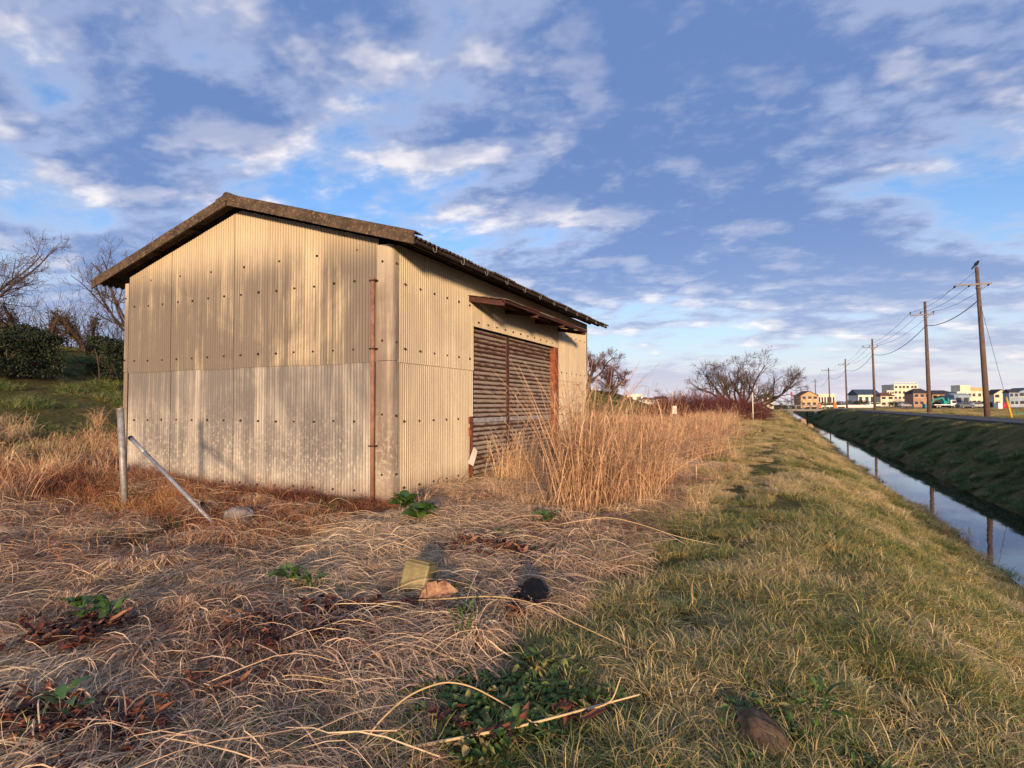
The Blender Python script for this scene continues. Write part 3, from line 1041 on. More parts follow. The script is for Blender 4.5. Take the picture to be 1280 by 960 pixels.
def bare_tree(name, loc, label, height, spread, seed, trunk_h=0.25, trunk_r=None, limbs=6, tilt=0.95, per=(4, 5, 5, 4), twig='twig_grey', thick=1.0, twig_r=0.006, group=None, up_=0.03, trunks=1, cat='tree'):
    rg = np.random.default_rng(seed)
    root = empty(name, loc)
    tag(root, label, cat, group)
    tr = trunk_r or height * 0.035
    th = height * trunk_h
    L1 = math.hypot(spread, height - th) * 0.62
    st, dd, rr = [], [], []
    tp = []
    for k in range(trunks):
        ox = 0 if trunks == 1 else rg.normal(0, 0.25)
        oy = 0 if trunks == 1 else rg.normal(0, 0.25)
        P0, R0 = grow(np.array([[ox, oy, -0.25]]), np.array([[rg.normal(0, .1), rg.normal(0, .1), 1.0]]), np.array([th + 0.25]), 5, 0.02, 0.08, np.array([tr * 1.25]), np.array([tr * 0.85]), rg)
        tp.append((P0, R0))
        for q in range(limbs // trunks):
            a = (q + rg.uniform(-.3, .3)) / (limbs // trunks) * 2 * math.pi
            e = rg.uniform(tilt * 0.55, tilt * 1.1)
            j = 5 if q % 2 else 4
            st.append(P0[0, j])
            dd.append((math.cos(a) * math.sin(e), math.sin(a) * math.sin(e), math.cos(e)))
            rr.append(tr * rg.uniform(0.5, 0.72))
    st, dd, rr = map(np.array, (st, dd, rr))
    ln = L1 * rg.uniform(0.8, 1.15, len(st))
    lv = []
    P1, R1 = grow(st, dd, ln, 9, up_, 0.14, rr, rr * 0.25, rg)
    lv.append((P1, R1, 6))
    Pk, Rk = P1, R1
    lens = L1
    for li, n in enumerate(per):
        s0, d0, r0, fl_ = children(Pk, Rk, n, 0.22 if li == 0 else 0.15, 0.75, rg, 0.6, 0.35)
        lens *= 0.52
        ll = lens * fl_ * rg.uniform(0.65, 1.25, len(s0))
        r0 = np.maximum(r0 * 0.6, twig_r)
        Pk, Rk = grow(s0, d0, ll, 6 if li < 1 else 4 if li < 3 else 3, up_ * 1.5, 0.16, r0, np.maximum(r0 * 0.35, twig_r * 0.7), rg)
        lv.append((Pk, Rk, 5 if li == 0 else 3))
    v, f = join([tubes(a, b_, 8) for a, b_ in tp])
    obj('trunk', raw_mesh('trunk', v, f, MATS['bark'], True), root)
    big_ = [tubes(a, b_ * thick, k) for a, b_, k in lv[:2]]
    v, f = join(big_)
    limb = obj('limbs', raw_mesh('limbs', v, f, MATS['bark'], True), root)
    v, f = join([tubes(a, b_ * thick, k) for a, b_, k in lv[2:]])
    obj('crown', raw_mesh('crown', v, f, MATS[twig]), root)
    return root


def gloc(x, y, dz=0.0):
    return (float(x), float(y), float(terr(x, y)) + dz)


def pix_ground(u, depth):
    p = at(u, 506, depth)
    return gloc(p[0], p[1])


# levee trees on the left, their trunks rise behind the hedge
bare_tree('cherry_tree', pix_ground(-50, 21.5), 'wide bare cherry tree on the levee behind the long hedge', 5.0, 3.9, 21, 0.18, trunk_r=0.10, limbs=11, tilt=1.1, per=(5, 5, 4, 2), up_=0.05, twig_r=0.0045)
bare_tree('cherry_tree', pix_ground(172, 27), 'bare cherry tree on the levee whose trunk stands behind the shed', 5.4, 4.4, 35, 0.14, trunk_r=0.11, limbs=11, tilt=1.25, per=(5, 5, 4, 2), up_=0.05, twig_r=0.005)
# spreading cherry in the middle distance
bare_tree('cherry_tree', pix_ground(930, 60), 'spreading bare cherry tree growing out of red bramble thicket', 7.0, 7.4, 58, 0.16, trunk_r=0.28, limbs=12, tilt=1.28, per=(5, 6, 5, 4), up_=0.045, twig_r=0.009, trunks=3)
for u, dep, h, sp, sd in ((736, 90, 8.2, 5.0, 61), (768, 96, 6.2, 4.4, 62)):
    bare_tree('plum_tree', pix_ground(u, dep), 'purplish bare tree beside the shed on the levee slope' if sd == 61 else 'smaller purplish bare tree behind round bush on the levee', h, sp, sd, 0.16, limbs=9, tilt=0.95, per=(5, 6, 5, 3), twig='twig_red', up_=0.03, twig_r=0.012)
bare_tree('sapling', pix_ground(838, 66), 'thin bare sapling at the edge of the bramble thicket', 4.0, 1.6, 71, 0.1, trunk_r=0.06, limbs=6, tilt=0.6, per=(4, 4, 3), twig_r=0.009, trunks=3)


def leaf_cloud(pts, size, rg, flat=0.0):
    n = len(pts)
    a = nrm(rg.normal(size=(n, 3)))
    b_ = nrm(np.cross(a, rg.normal(size=(n, 3))))
    s = size * rg.uniform(0.6, 1.3, size=(n, 1))
    V_ = np.stack([pts - a * s, pts + b_ * s * 0.45, pts + a * s, pts - b_ * s * 0.45], 1).reshape(-1, 3)
    return V_, np.arange(n * 4).reshape(n, 4)


def hedge(u0, u1, depth, height, label, seed):
    rg = np.random.default_rng(seed)
    ra, rb = ray(u0, 506), ray(u1, 506)
    a, b_ = EYE + ra * (depth / ra[0]), EYE + rb * (depth / rb[0])
    c = (a + b_) / 2
    root = empty('clipped_hedge', gloc(c[0], c[1]))
    tag(root, label, 'hedge')
    ln = np.linalg.norm((b_ - a)[:2])
    d = (b_ - a)[:2] / ln
    nd = np.array([-d[1], d[0]])
    n = int(8500 * ln * 0.9)
    t = rg.uniform(-0.5, 0.5, n)
    w_ = rg.uniform(-1, 1, n)
    w_ = np.sign(w_) * np.abs(w_) ** 0.5 * 0.62
    h = 0.22 + (1 - rg.uniform(0, 1, n) ** 1.6) * (height - 0.22) * (1 + 0.22 * (vnoise(t * ln, w_ * 0, 0.7, seed) - 0.5) + 0.16 * (vnoise(t * ln, w_ * 3, 0.13, seed + 2) - 0.5))
    keep = vnoise(t * ln * 3 + w_, h * 3, 0.9, seed + 5) > 0.34
    x = c[0] + d[0] * t * ln + nd[0] * w_
    y = c[1] + d[1] * t * ln + nd[1] * w_
    z = terr(x, y) + h
    pts = (np.stack([x, y, z], -1) - np.array(root.location))[keep]
    v, f = leaf_cloud(pts, 0.045, rg)
    me_ = raw_mesh('foliage', v, f, MATS['hedge_leaf'])
    fattr(me_, 'shade', np.repeat(rg.uniform(0, 1, len(pts)), 4))
    o = obj('foliage', me_, root)
    ns = int(ln / 0.35)
    ts = (np.arange(ns) + 0.5) / ns - 0.5 + rg.normal(0, 0.01, ns)
    sx, sy = c[0] + d[0] * ts * ln, c[1] + d[1] * ts * ln
    base_ = np.stack([sx, sy, terr(sx, sy) - 0.1], -1) - np.array(root.location)
    P_, Rr = grow(np.repeat(base_, 3, 0), np.stack([rg.normal(0, .35, ns * 3), rg.normal(0, .35, ns * 3), np.ones(ns * 3)], -1), np.full(ns * 3, height * 0.9), 5, 0.05, 0.12, np.full(ns * 3, 0.03), np.full(ns * 3, 0.012), rg)
    v, f = tubes(P_, Rr, 4)
    obj('stems', raw_mesh('stems', v, f, MATS['bark']), root)
    return root


hedge(-60, 70, -21.9, 1.42, 'long dark clipped hedge on the levee left of the gap', 81)
hedge(118, 215, -21.9, 1.46, 'short dark clipped hedge on the levee running behind the shed', 82)


def ball_bush(loc, r, h, label, seed, mat='bush_leaf', n=3500, size=0.07, name='round_bush'):
    rg = np.random.default_rng(seed)
    root = empty(name, loc)
    tag(root, label, 'bush')
    q = nrm(rg.normal(size=(n, 3))) * (rg.uniform(0.25, 1, size=(n, 1)) ** 0.45)
    lump = 0.85 + 0.3 * vnoise(q[:, 0] * 3 + 9, q[:, 1] * 3 + q[:, 2] * 2, 1.0, seed)
    pts = q * lump[:, None] * np.array([r, r, h * 0.52]) + np.array([0, 0, h * 0.5])
    v, f = leaf_cloud(pts, size, rg)
    me_ = raw_mesh('foliage', v, f, MATS[mat])
    fattr(me_, 'shade', np.repeat(rg.uniform(0, 1, n), 4))
    obj('foliage', me_, root)
    P_, Rr = grow(np.zeros((7, 3)) + np.array([0, 0, -0.1]), rg.normal(size=(7, 3)) * 0.5 + np.array([0, 0, 1]), np.full(7, h * 0.7), 4, 0.05, 0.1, np.full(7, 0.04), np.full(7, 0.015), rg)
    v, f = tubes(P_, Rr, 4)
    obj('stems', raw_mesh('stems', v, f, MATS['bark']), root)
    return root


ball_bush(pix_ground(762, 86), 1.35, 2.2, 'round dark bush under the purplish trees on the levee', 91)
ball_bush(pix_ground(829, 62), 0.9, 1.0, 'low tawny bush beside small white notice board', 92, n=1800)
# ivy-clad pollards behind the hedge
for u, dep, h, sd, lb in ((18, 22.2, 1.7, 1, 'ivy-clad pollard stump behind the long hedge, farthest from the gap'), (46, 22.6, 1.9, 2, 'ivy-clad pollard stump behind the long hedge, next to the gap'), (112, 24, 2.1, 3, 'ivy-clad pollard stump behind the short hedge')):
    rg = np.random.default_rng(300 + sd)
    loc = pix_ground(u, dep)
    root = tag(empty('pollard', loc), lb, 'tree')
    P_, Rr = grow(np.zeros((5, 3)) + np.array([0, 0, -0.2]), np.stack([rg.normal(0, .55, 5), rg.normal(0, .55, 5), np.ones(5)], -1), h * rg.uniform(.8, 1.05, 5), 6, 0.06, 0.12, np.full(5, 0.10), np.full(5, 0.05), rg)
    v, f = tubes(P_, Rr, 6)
    obj('trunk', raw_mesh('trunk', v, f, MATS['bark'], True), root)
    q = P_[:, 1:].reshape(-1, 3)
    pts = np.repeat(q, 60, 0) + rg.normal(0, 0.13, size=(len(q) * 60, 3))
    v, f = leaf_cloud(pts, 0.05, rg)
    me_ = raw_mesh('crown', v, f, MATS['bush_leaf'])
    fattr(me_, 'shade', np.repeat(rg.uniform(0, 1, len(pts)), 4))
    obj('crown', me_, root)
    s0, d0, r0, fl_ = children(P_, Rr, 14, 0.3, 0.6, rg, .5)
    Pt, Rt = grow(s0, d0, rg.uniform(.5, 1.2, len(s0)), 4, 0.05, 0.12, np.full(len(s0), .008), np.full(len(s0), .004), rg)
    v, f = tubes(Pt, Rt, 3)
    obj('twigs', raw_mesh('twigs', v, f, MATS['twig_grey']), root)
# leafless brushwood along the levee behind the hedge
for u, dep, lb in ((-10, 22.5, 'pale leafless brushwood behind the long hedge under the wide cherry'), (75, 24, 'pale leafless brushwood showing over the gap between hedges'), (140, 26, 'pale leafless brushwood behind the short hedge')):
    rg = np.random.default_rng(int(400 + u))
    root = tag(empty('brushwood', pix_ground(u, dep)), lb, 'shrub')
    n = 42
    st = np.stack([rg.uniform(-1.7, 1.7, n), rg.uniform(-.6, .6, n), np.full(n, -0.3)], -1)
    P_, Rr = grow(st, np.stack([rg.normal(0, .3, n), rg.normal(0, .3, n), np.ones(n)], -1), rg.uniform(1.3, 2.5, n), 5, 0.04, 0.12, np.full(n, .014), np.full(n, .004), rg)
    s0, d0, r0, fl_ = children(P_, Rr, 7, 0.3, 0.6, rg, .5)
    Pt, Rt = grow(s0, d0, rg.uniform(.3, .9, len(s0)), 4, 0.04, 0.14, np.full(len(s0), .006), np.full(len(s0), .003), rg)
    v, f = join([tubes(P_, Rr, 3), tubes(Pt, Rt, 3)])
    obj('twigs', raw_mesh('twigs', v, f, MATS['twig_grey']), root)


def thicket(u, depth, w_, dp, h, label, seed, n=1500, mat='bramble_red'):
    rg = np.random.default_rng(seed)
    loc = pix_ground(u, depth)
    root = empty('bramble_thicket', loc)
    tag(root, label, 'shrub')
    st = np.stack([rg.uniform(-w_, w_, n), rg.uniform(-dp, dp, n), np.full(n, -0.1)], -1)
    ln = h * rg.uniform(0.7, 1.35, n) * np.sqrt(np.clip(1.15 - (st[:, 0] / w_) ** 2, 0.1, 1))
    P_, Rr = grow(st, np.stack([rg.normal(0, .5, n), rg.normal(0, .5, n), np.ones(n)], -1), ln, 6, -0.05, 0.16, np.full(n, .016), np.full(n, .008), rg)
    s0, d0, r0, fl_ = children(P_, Rr, 6, 0.2, 0.7, rg, .5)
    Pt, Rt = grow(s0, d0, rg.uniform(.3, 1.0, len(s0)), 3, 0.0, 0.2, np.full(len(s0), .011), np.full(len(s0), .007), rg)
    v, f = join([tubes(P_, Rr, 3), tubes(Pt, Rt, 3)])
    obj('canes', raw_mesh('canes', v, f, MATS[mat]), root)
    return root


thicket(862, 58, 3.6, 1.5, 2.5, 'dense red bramble thicket left of the spreading cherry', 501)
thicket(912, 55, 2.8, 1.4, 2.2, 'dense red bramble thicket at the foot of the spreading cherry', 502, 1200)

# ------------------------------------------------------------------ reeds and grasses
def reed_mesh(n, rx, ry, h, rg, lean=(0, 0), droop=0.25, leaves=3, wst=0.0085):
    st = np.stack([rg.normal(0, rx, n), rg.normal(0, ry, n), np.full(n, -0.05)], -1)
    hh = h * rg.uniform(0.6, 1.08, n)
    S = 7
    t = np.linspace(0, 1, S)
    az = rg.uniform(0, 2 * np.pi, n)
    ln = rg.uniform(0.02, 0.26, n) + 0.35 * rg.uniform(0, 1, n) ** 4
    dr = droop * rg.uniform(0.0, 1.6, n) ** 2
    dx = np.cos(az)[:, None] * (ln[:, None] * t + dr[:, None] * t ** 3) + lean[0] * t
    dy = np.sin(az)[:, None] * (ln[:, None] * t + dr[:, None] * t ** 3) + lean[1] * t
    zz = t[None] * (1 - 0.35 * np.minimum(dr, 1)[:, None] * t ** 2)
    P_ = st[:, None, :] + np.stack([dx * hh[:, None], dy * hh[:, None], zz * hh[:, None]], -1)
    W = wst * rg.uniform(0.7, 1.4, n)[:, None] * (1 - 0.6 * t)
    parts = [ribbons(P_, W)]
    sh = [np.repeat(rg.uniform(0, 1, n), S * 2)]
    m_ = n * leaves
    if m_:
        k = rg.integers(1, S - 1, m_)
        src = np.repeat(np.arange(n), leaves)
        b0 = P_[src, k]
        a2 = rg.uniform(0, 2 * np.pi, m_)
        ll = rg.uniform(0.18, 0.50, m_) * min(1.2, h)
        T = 5
        tt = np.linspace(0, 1, T)
        rise = rg.uniform(0.1, 0.9, m_)
        fall = rg.uniform(0.5, 1.6, m_)
        Q = b0[:, None, :] + np.stack([np.cos(a2)[:, None] * tt * ll[:, None] * 0.7, np.sin(a2)[:, None] * tt * ll[:, None] * 0.7, (rise[:, None] * tt - fall[:, None] * tt ** 2) * ll[:, None]], -1)
        W2 = rg.uniform(0.006, 0.014, m_)[:, None] * np.array([0.6, 1, 0.9, 0.6, 0.1])
        sd = np.stack([-np.sin(a2), np.cos(a2), rg.normal(0, .4, m_)], -1)
        parts.append(ribbons(Q, W2, nrm(sd)))
        sh.append(np.repeat(rg.uniform(0, 1, m_), T * 2))
    v, f = join(parts)
    return v, f, np.concatenate(sh)


clumps = [  # u, v of the foot, stems, rx, ry, height, lean, droop
    (722, 643, 270, 0.19, 0.20, 1.80, (0.00, 0.05), 0.15, 'tall dry reed clump reaching highest, before the shutter'),
    (758, 638, 200, 0.28, 0.25, 1.25, (0.10, -0.02), 0.5, 'bushy dry reed clump bowing towards the path, next to the tallest'),
    (792, 622, 180, 0.30, 0.3, 1.25, (0.12, 0.0), 0.55, 'dense arching reed clump between the bushy clump and straight stalks'),
    (818, 608, 150, 0.22, 0.35, 1.55, (0.00, 0.0), 0.05, 'stand of straight upright reed stalks beside the path'),
    (770, 585, 190, 0.5, 0.4, 1.35, (0.05, 0.0), 0.35, 'dry reed clump behind the arching reeds, beside the shed wall'),
    (745, 570, 160, 0.5, 0.5, 1.45, (0.10, 0.0), 0.35, 'dry reed clump close to the far corner of the shed'),
    (880, 575, 150, 0.5, 0.6, 1.15, (0.10, 0.0), 0.3, 'low dry reed clump at the path edge beyond the straight stalks'),
    (850, 552, 170, 0.8, 0.8, 1.35, (0.08, 0.0), 0.3, 'dry reed clump in front of the white notice board'),
    (905, 548, 170, 0.7, 1.2, 1.35, (0.10, 0.0), 0.3, 'dry reed clump along the path in front of the thicket'),
    (560, 612, 60, 0.30, 0.16, 0.34, (0.05, 0.0), 0.7, 'short dry grass clump against the shed wall beside the shutter'),
    (668, 612, 50, 0.25, 0.25, 0.75, (0.1, 0.0), 0.5, 'thin dry grass clump growing before the shutter post'),
]
for i, (u, v_, n, rx_, ry_, h, lean, dr, lb) in enumerate(clumps):
    g0 = onz(u, v_, 0.0)
    rg = np.random.default_rng(600 + i)
    v, f, sh = reed_mesh(int(n * 0.95), rx_ * 0.9, ry_ * 0.9, h * 1.25, rg, lean, dr, 4 if n > 120 else 3)
    me_ = raw_mesh('reed_clump', v, f, MATS['reed_blade'])
    fattr(me_, 'shade', np.clip(sh * 0.9 + 0.35, 0, 1.4))
    o = obj('reed_clump', me_, None, gloc(g0[0], g0[1]))
    tag(o, lb, 'reeds')

# prototypes for the uncountable growth, kept in collections outside the scene
def proto_coll(name, metas):
    c = bpy.data.collections.new(name)
    for i, me_ in enumerate(metas):
        o = bpy.data.objects.new('%s_%02d' % (name, i), me_)
        c.objects.link(o)
    return c


def turf_tuft(seed, n=46, h=0.17, r=0.085, bend=0.8, w=0.0045):
    rg = np.random.default_rng(seed)
    S = 5
    t = np.linspace(0, 1, S)
    a0 = rg.uniform(0, 2 * np.pi, n)
    rr = r * np.sqrt(rg.uniform(0, 1, n))
    st = np.stack([np.cos(a0) * rr, np.sin(a0) * rr, np.full(n, -0.015)], -1)
    az = a0 + rg.normal(0, 0.9, n)
    hh = h * rg.uniform(0.45, 1.15, n)
    bd = bend * rg.uniform(0.2, 1.5, n)
    x = hh[:, None] * (0.25 * t + bd[:, None] * t ** 2 * 0.75)
    z = hh[:, None] * (t - 0.42 * bd[:, None] * t ** 2.4)
    tw = rg.normal(0, .5, n)[:, None] * t ** 2
    P_ = st[:, None] + np.stack([np.cos(az[:, None] + tw) * x, np.sin(az[:, None] + tw) * x, z], -1)
    W = w * rg.uniform(0.7, 1.5, n)[:, None] * np.array([0.8, 1, 0.9, 0.65, 0.12])
    sd = np.stack([-np.sin(az), np.cos(az), rg.normal(0, .35, n)], -1)
    v, f = ribbons(P_, W, nrm(sd))
    me_ = raw_mesh('turf', v, f, MATS['grass_blade'])
    fattr(me_, 'shade', np.repeat(rg.uniform(0, 1, n), S * 2))
    return me_


def turf_patch(seed, k=15, r=0.27, h=0.15, bend=0.8, n=44, w=0.0045):
    rg = np.random.default_rng(seed)
    parts, sh = [], []
    for i in range(k):
        me_ = turf_tuft(seed * 50 + i, n=n, h=h * rg.uniform(.7, 1.3), bend=bend * rg.uniform(.7, 1.4), w=w)
        nv, nf = len(me_.vertices), len(me_.polygons)
        v = np.empty(nv * 3, np.float32)
        me_.vertices.foreach_get('co', v)
        f = np.empty(nf * 4, np.int32)
        me_.loops.foreach_get('vertex_index', f)
        sd = np.empty(nv, np.float32)
        me_.attributes['shade'].data.foreach_get('value', sd)
        bpy.data.meshes.remove(me_)
        a = i * 2.4 + rg.normal(0, .3)
        q = r * math.sqrt((i + .5) / k)
        parts.append((v.reshape(-1, 3) + np.array([math.cos(a) * q, math.sin(a) * q, 0]), f.reshape(-1, 4)))
        sh.append(0.5 + (sd - 0.5) * 0.85 + rg.uniform(-.3, .3))
    v, f = join(parts)
    me_ = raw_mesh('turf', v, f, MATS['grass_blade'])
    fattr(me_, 'shade', np.concatenate(sh))
    return me_


def straw_mat(seed, n=80, r=0.26, lmin=0.15, lmax=0.55, hmax=0.10, w=0.0042, mat='straw_blade', dirspread=0.8, curl=0.8):
    rg = np.random.default_rng(seed)
    S = 6
    t = np.linspace(0, 1, S)
    a0 = rg.uniform(0, 2 * np.pi, n)
    rr = r * np.sqrt(rg.uniform(0, 1, n))
    ln = rg.uniform(lmin, lmax, n)
    az = rg.normal(0, dirspread, n) + np.where(rg.uniform(size=n) < 0.3, np.pi, 0)
    cv = rg.normal(0, curl, n)
    th = az[:, None] + cv[:, None] * (t - 0.5)
    step = ln[:, None] / (S - 1)
    x = np.cumsum(np.cos(th) * step, 1)
    y = np.cumsum(np.sin(th) * step, 1)
    x -= x.mean(1, keepdims=True)
    y -= y.mean(1, keepdims=True)
    hb = rg.uniform(0, hmax * 0.55, n)
    ha = hmax * rg.uniform(0, 1, n) ** 2
    kk = rg.normal(0, 0.04, n)
    z = hb[:, None] + ha[:, None] * 4 * t * (1 - t) * 0.8 + kk[:, None] * (t - .5)
    P_ = np.stack([np.cos(a0)[:, None] * rr[:, None] + x, np.sin(a0)[:, None] * rr[:, None] + y, z], -1)
    W = w * (0.55 + rg.exponential(0.45, n).clip(0, 1.9))[:, None] * np.array([0.7, 1, 1, 0.9, 0.7, 0.25])
    sd = np.stack([-np.sin(az), np.cos(az), rg.normal(0, .6, n)], -1)
    v, f = ribbons(P_, W, nrm(sd))
    me_ = raw_mesh('straw', v, f, MATS[mat])
    fattr(me_, 'shade', np.repeat(rg.uniform(0, 1, n), S * 2))
    return me_


def tussock(seed, n=190, h=0.22, w=0.0046):
    """collapsed dead tussock: blades rise from one crown and drape outwards"""
    rg = np.random.default_rng(seed)
    S = 7
    t = np.linspace(0, 1, S)
    az = rg.normal(0, 1.5, n)
    ln = rg.uniform(0.25, 0.62, n)
    rise = h * rg.uniform(0.35, 1.1, n)
    reach = ln * rg.uniform(0.6, 0.95, n)
    th = az[:, None] + rg.normal(0, .55, n)[:, None] * t ** 2
    rad = reach[:, None] * t
    z = rise[:, None] * np.sin(np.pi * np.minimum(t * 0.92 + 0.05, 1)) ** 0.9 * (1 - 0.25 * t) + 0.012
    b0 = rg.normal(0, 0.035, (n, 2))
    P_ = np.stack([b0[:, :1] + np.cos(th) * rad, b0[:, 1:] + np.sin(th) * rad, z], -1)
    W = w * (0.5 + rg.exponential(0.5, n).clip(0, 2))[:, None] * np.array([0.8, 1, 1, 1, 0.85, 0.6, 0.2])
    sd = np.stack([-np.sin(az), np.cos(az), rg.normal(0, .5, n)], -1)
    v, f = ribbons(P_, W, nrm(sd))
    me_ = raw_mesh('tussock', v, f, MATS['straw_blade'])
    fattr(me_, 'shade', np.repeat(rg.uniform(0, 1, n), S * 2))
    return me_


def stalks(seed, n=7):
    rg = np.random.default_rng(seed)
    S = 8
    t = np.linspace(0, 1, S)
    az = rg.uniform(0, 6.3, n)
    ln = rg.uniform(0.35, 0.95, n)
    kink = rg.uniform(0.3, 0.7, n)
    th = az[:, None] + np.where(t[None] > kink[:, None], rg.normal(0, .8, n)[:, None], 0) + rg.normal(0, .3, n)[:, None] * t
    step = ln[:, None] / (S - 1)
    x = np.cumsum(np.cos(th) * step, 1)
    y = np.cumsum(np.sin(th) * step, 1)
    z = 0.05 + rg.uniform(.0, .13, n)[:, None] * np.sin(np.pi * t) ** 1.2 + rg.normal(0, .03, n)[:, None] * t
    b0 = rg.normal(0, .22, (n, 2))
    P_ = np.stack([b0[:, :1] + x - x.mean(1, keepdims=True), b0[:, 1:] + y - y.mean(1, keepdims=True), z], -1)
    rr = np.repeat(rg.uniform(.0016, .0038, n)[:, None], S, 1) * (1 - .45 * t)
    v, f = tubes(P_, rr, 4)
    me_ = raw_mesh('stalk', v, f, MATS['straw_blade'])
    fattr(me_, 'shade', np.repeat(rg.uniform(.3, 1, n), S * 4))
    return me_


def wire_tangle(seed, n=60, r=0.24, h=0.28):
    rg = np.random.default_rng(seed)
    a0 = rg.uniform(0, 2 * np.pi, n)
    rr = r * np.sqrt(rg.uniform(0, 1, n))
    st = np.stack([np.cos(a0) * rr, np.sin(a0) * rr, np.full(n, -0.01)], -1)
    d = np.stack([rg.normal(0, 1, n), rg.normal(0, 1, n), rg.uniform(0.1, 1.0, n)], -1)
    P_, Rr = grow(st, d, h * rg.uniform(0.6, 2.2, n), 6, -0.06, 0.35, np.full(n, .002), np.full(n, .001), rg)
    P_[..., 2] = np.abs(P_[..., 2]) * 0.9
    W = np.repeat(0.0038 * rg.uniform(.5, 1.4, (n, 1)), 7, 1)
    v, f = ribbons(P_, W)
    me_ = raw_mesh('tangle', v, f, MATS['tangle_blade'])
    fattr(me_, 'shade', np.repeat(rg.uniform(0, 1, n), 14))
    return me_


def leaf_shape(rg, length, width, curl, fold, S=5):
    t = np.linspace(0, 1, S)
    wprof = np.sin(np.pi * np.clip(t, 0.03, 0.985) ** 0.8) ** 0.75 * width / 2
    x = t * length * (1 - 0.2 * curl * t)
    z = curl * length * (0.6 * t - 0.9 * t * t) + 0.0
    rows = []
    for s in (-1, 0, 1):
        rows.append(np.stack([x, s * wprof + 0 * t, z + (abs(s) * fold * wprof) + rg.normal(0, .006, S) * abs(s)], -1) + np.stack([0 * t, s * rg.normal(0, .12, S) * wprof, 0 * t], -1))
    V_ = np.stack(rows, 1)
    idx = np.arange(S * 3).reshape(S, 3)
    f = np.concatenate([np.stack([idx[:-1, k], idx[1:, k], idx[1:, k + 1], idx[:-1, k + 1]], -1) for k in (0, 1)])
    return V_.reshape(-1, 3), f


def rotz(v, a):
    c_, s_ = math.cos(a), math.sin(a)
    return v @ np.array([[c_, s_, 0], [-s_, c_, 0], [0, 0, 1]])


def roty(v, a):
    c_, s_ = math.cos(a), math.sin(a)
    return v @ np.array([[c_, 0, -s_], [0, 1, 0], [s_, 0, c_]])


def dead_leaves(seed, n=9, r=0.14, mat='dead_leaf', size=0.11):
    rg = np.random.default_rng(seed)
    parts, sh = [], []
    for k in range(n):
        v, f = leaf_shape(rg, size * rg.uniform(.6, 1.5), size * rg.uniform(.3, .65), rg.uniform(-0.9, 1.2), rg.uniform(.2, 1.3))
        v = rotz(roty(v, rg.uniform(-.32, .22)), rg.uniform(0, 6.3)) + np.array([rg.normal(0, r * .6), rg.normal(0, r * .6), rg.uniform(0.01, .06)])
        parts.append((v, f))
        sh.append(np.full(len(v), rg.uniform(0, 1)))
    v, f = join(parts)
    me_ = raw_mesh('leaves', v, f, MATS[mat], True)
    fattr(me_, 'shade', np.concatenate(sh))
    return me_


C_TURF = proto_coll('turf_proto', [turf_patch(1000 + i, h=0.095 + 0.018 * (i % 4), bend=0.95 + 0.3 * (i % 3), w=0.0040, n=50) for i in range(8)])
C_TUFT = proto_coll('tuft_proto', [turf_tuft(1050 + i, h=0.13 + 0.02 * (i % 4), bend=0.6 + 0.25 * (i % 3)) for i in range(6)])
C_LONG = proto_coll('long_turf_proto', [turf_tuft(1100 + i, n=40, h=0.30, r=0.09, bend=1.15, w=0.0055) for i in range(4)])
C_STRAW = proto_coll('straw_proto', [straw_mat(1200 + i, n=400, r=0.45, lmax=0.58, hmax=0.085 + 0.03 * (i % 3), w=0.0034, curl=0.55, dirspread=0.45 + 0.2 * (i % 3)) for i in range(8)])
C_TUSS = proto_coll('tussock_proto', [tussock(1250 + i, n=240, h=0.12 + 0.04 * (i % 3)) for i in range(6)])
C_STALK = proto_coll('stalk_proto', [stalks(1270 + i) for i in range(6)])
C_TANG = proto_coll('tangle_proto', [wire_tangle(1300 + i) for i in range(5)])
C_REED = proto_coll('reed_proto', [])
for i in range(5):
    rg = np.random.default_rng(1400 + i)
    v, f, sh = reed_mesh(26, 0.12, 0.12, 1.0, rg, (0.05, 0), 0.35, 3)
    me_ = raw_mesh('reed', v, f, MATS['reed_blade'])
    fattr(me_, 'shade', sh)
    C_REED.objects.link(bpy.data.objects.new('reed_proto_%02d' % i, me_))
C_DEAD = proto_coll('dead_leaf_proto', [dead_leaves(1500 + i) for i in range(5)])
C_GREEN = proto_coll('weed_proto', [dead_leaves(1600 + i, 11, 0.10, 'grass_blade', 0.085) for i in range(4)])


def euler_from(nv, yaw):
    """rotation taking z to nv, then spun by yaw about it, as XYZ euler"""
    z = nv
    x0 = np.stack([np.cos(yaw), np.sin(yaw), np.zeros_like(yaw)], -1)
    y = nrm(np.cross(z, x0))
    x = np.cross(y, z)
    m_ = np.stack([x, y, z], -1)          # columns
    sy_ = -m_[:, 2, 0]
    ey = np.arcsin(np.clip(sy_, -1, 1))
    ex = np.arctan2(m_[:, 2, 1], m_[:, 2, 2])
    ez = np.arctan2(m_[:, 1, 0], m_[:, 0, 0])
    return np.stack([ex, ey, ez], -1)


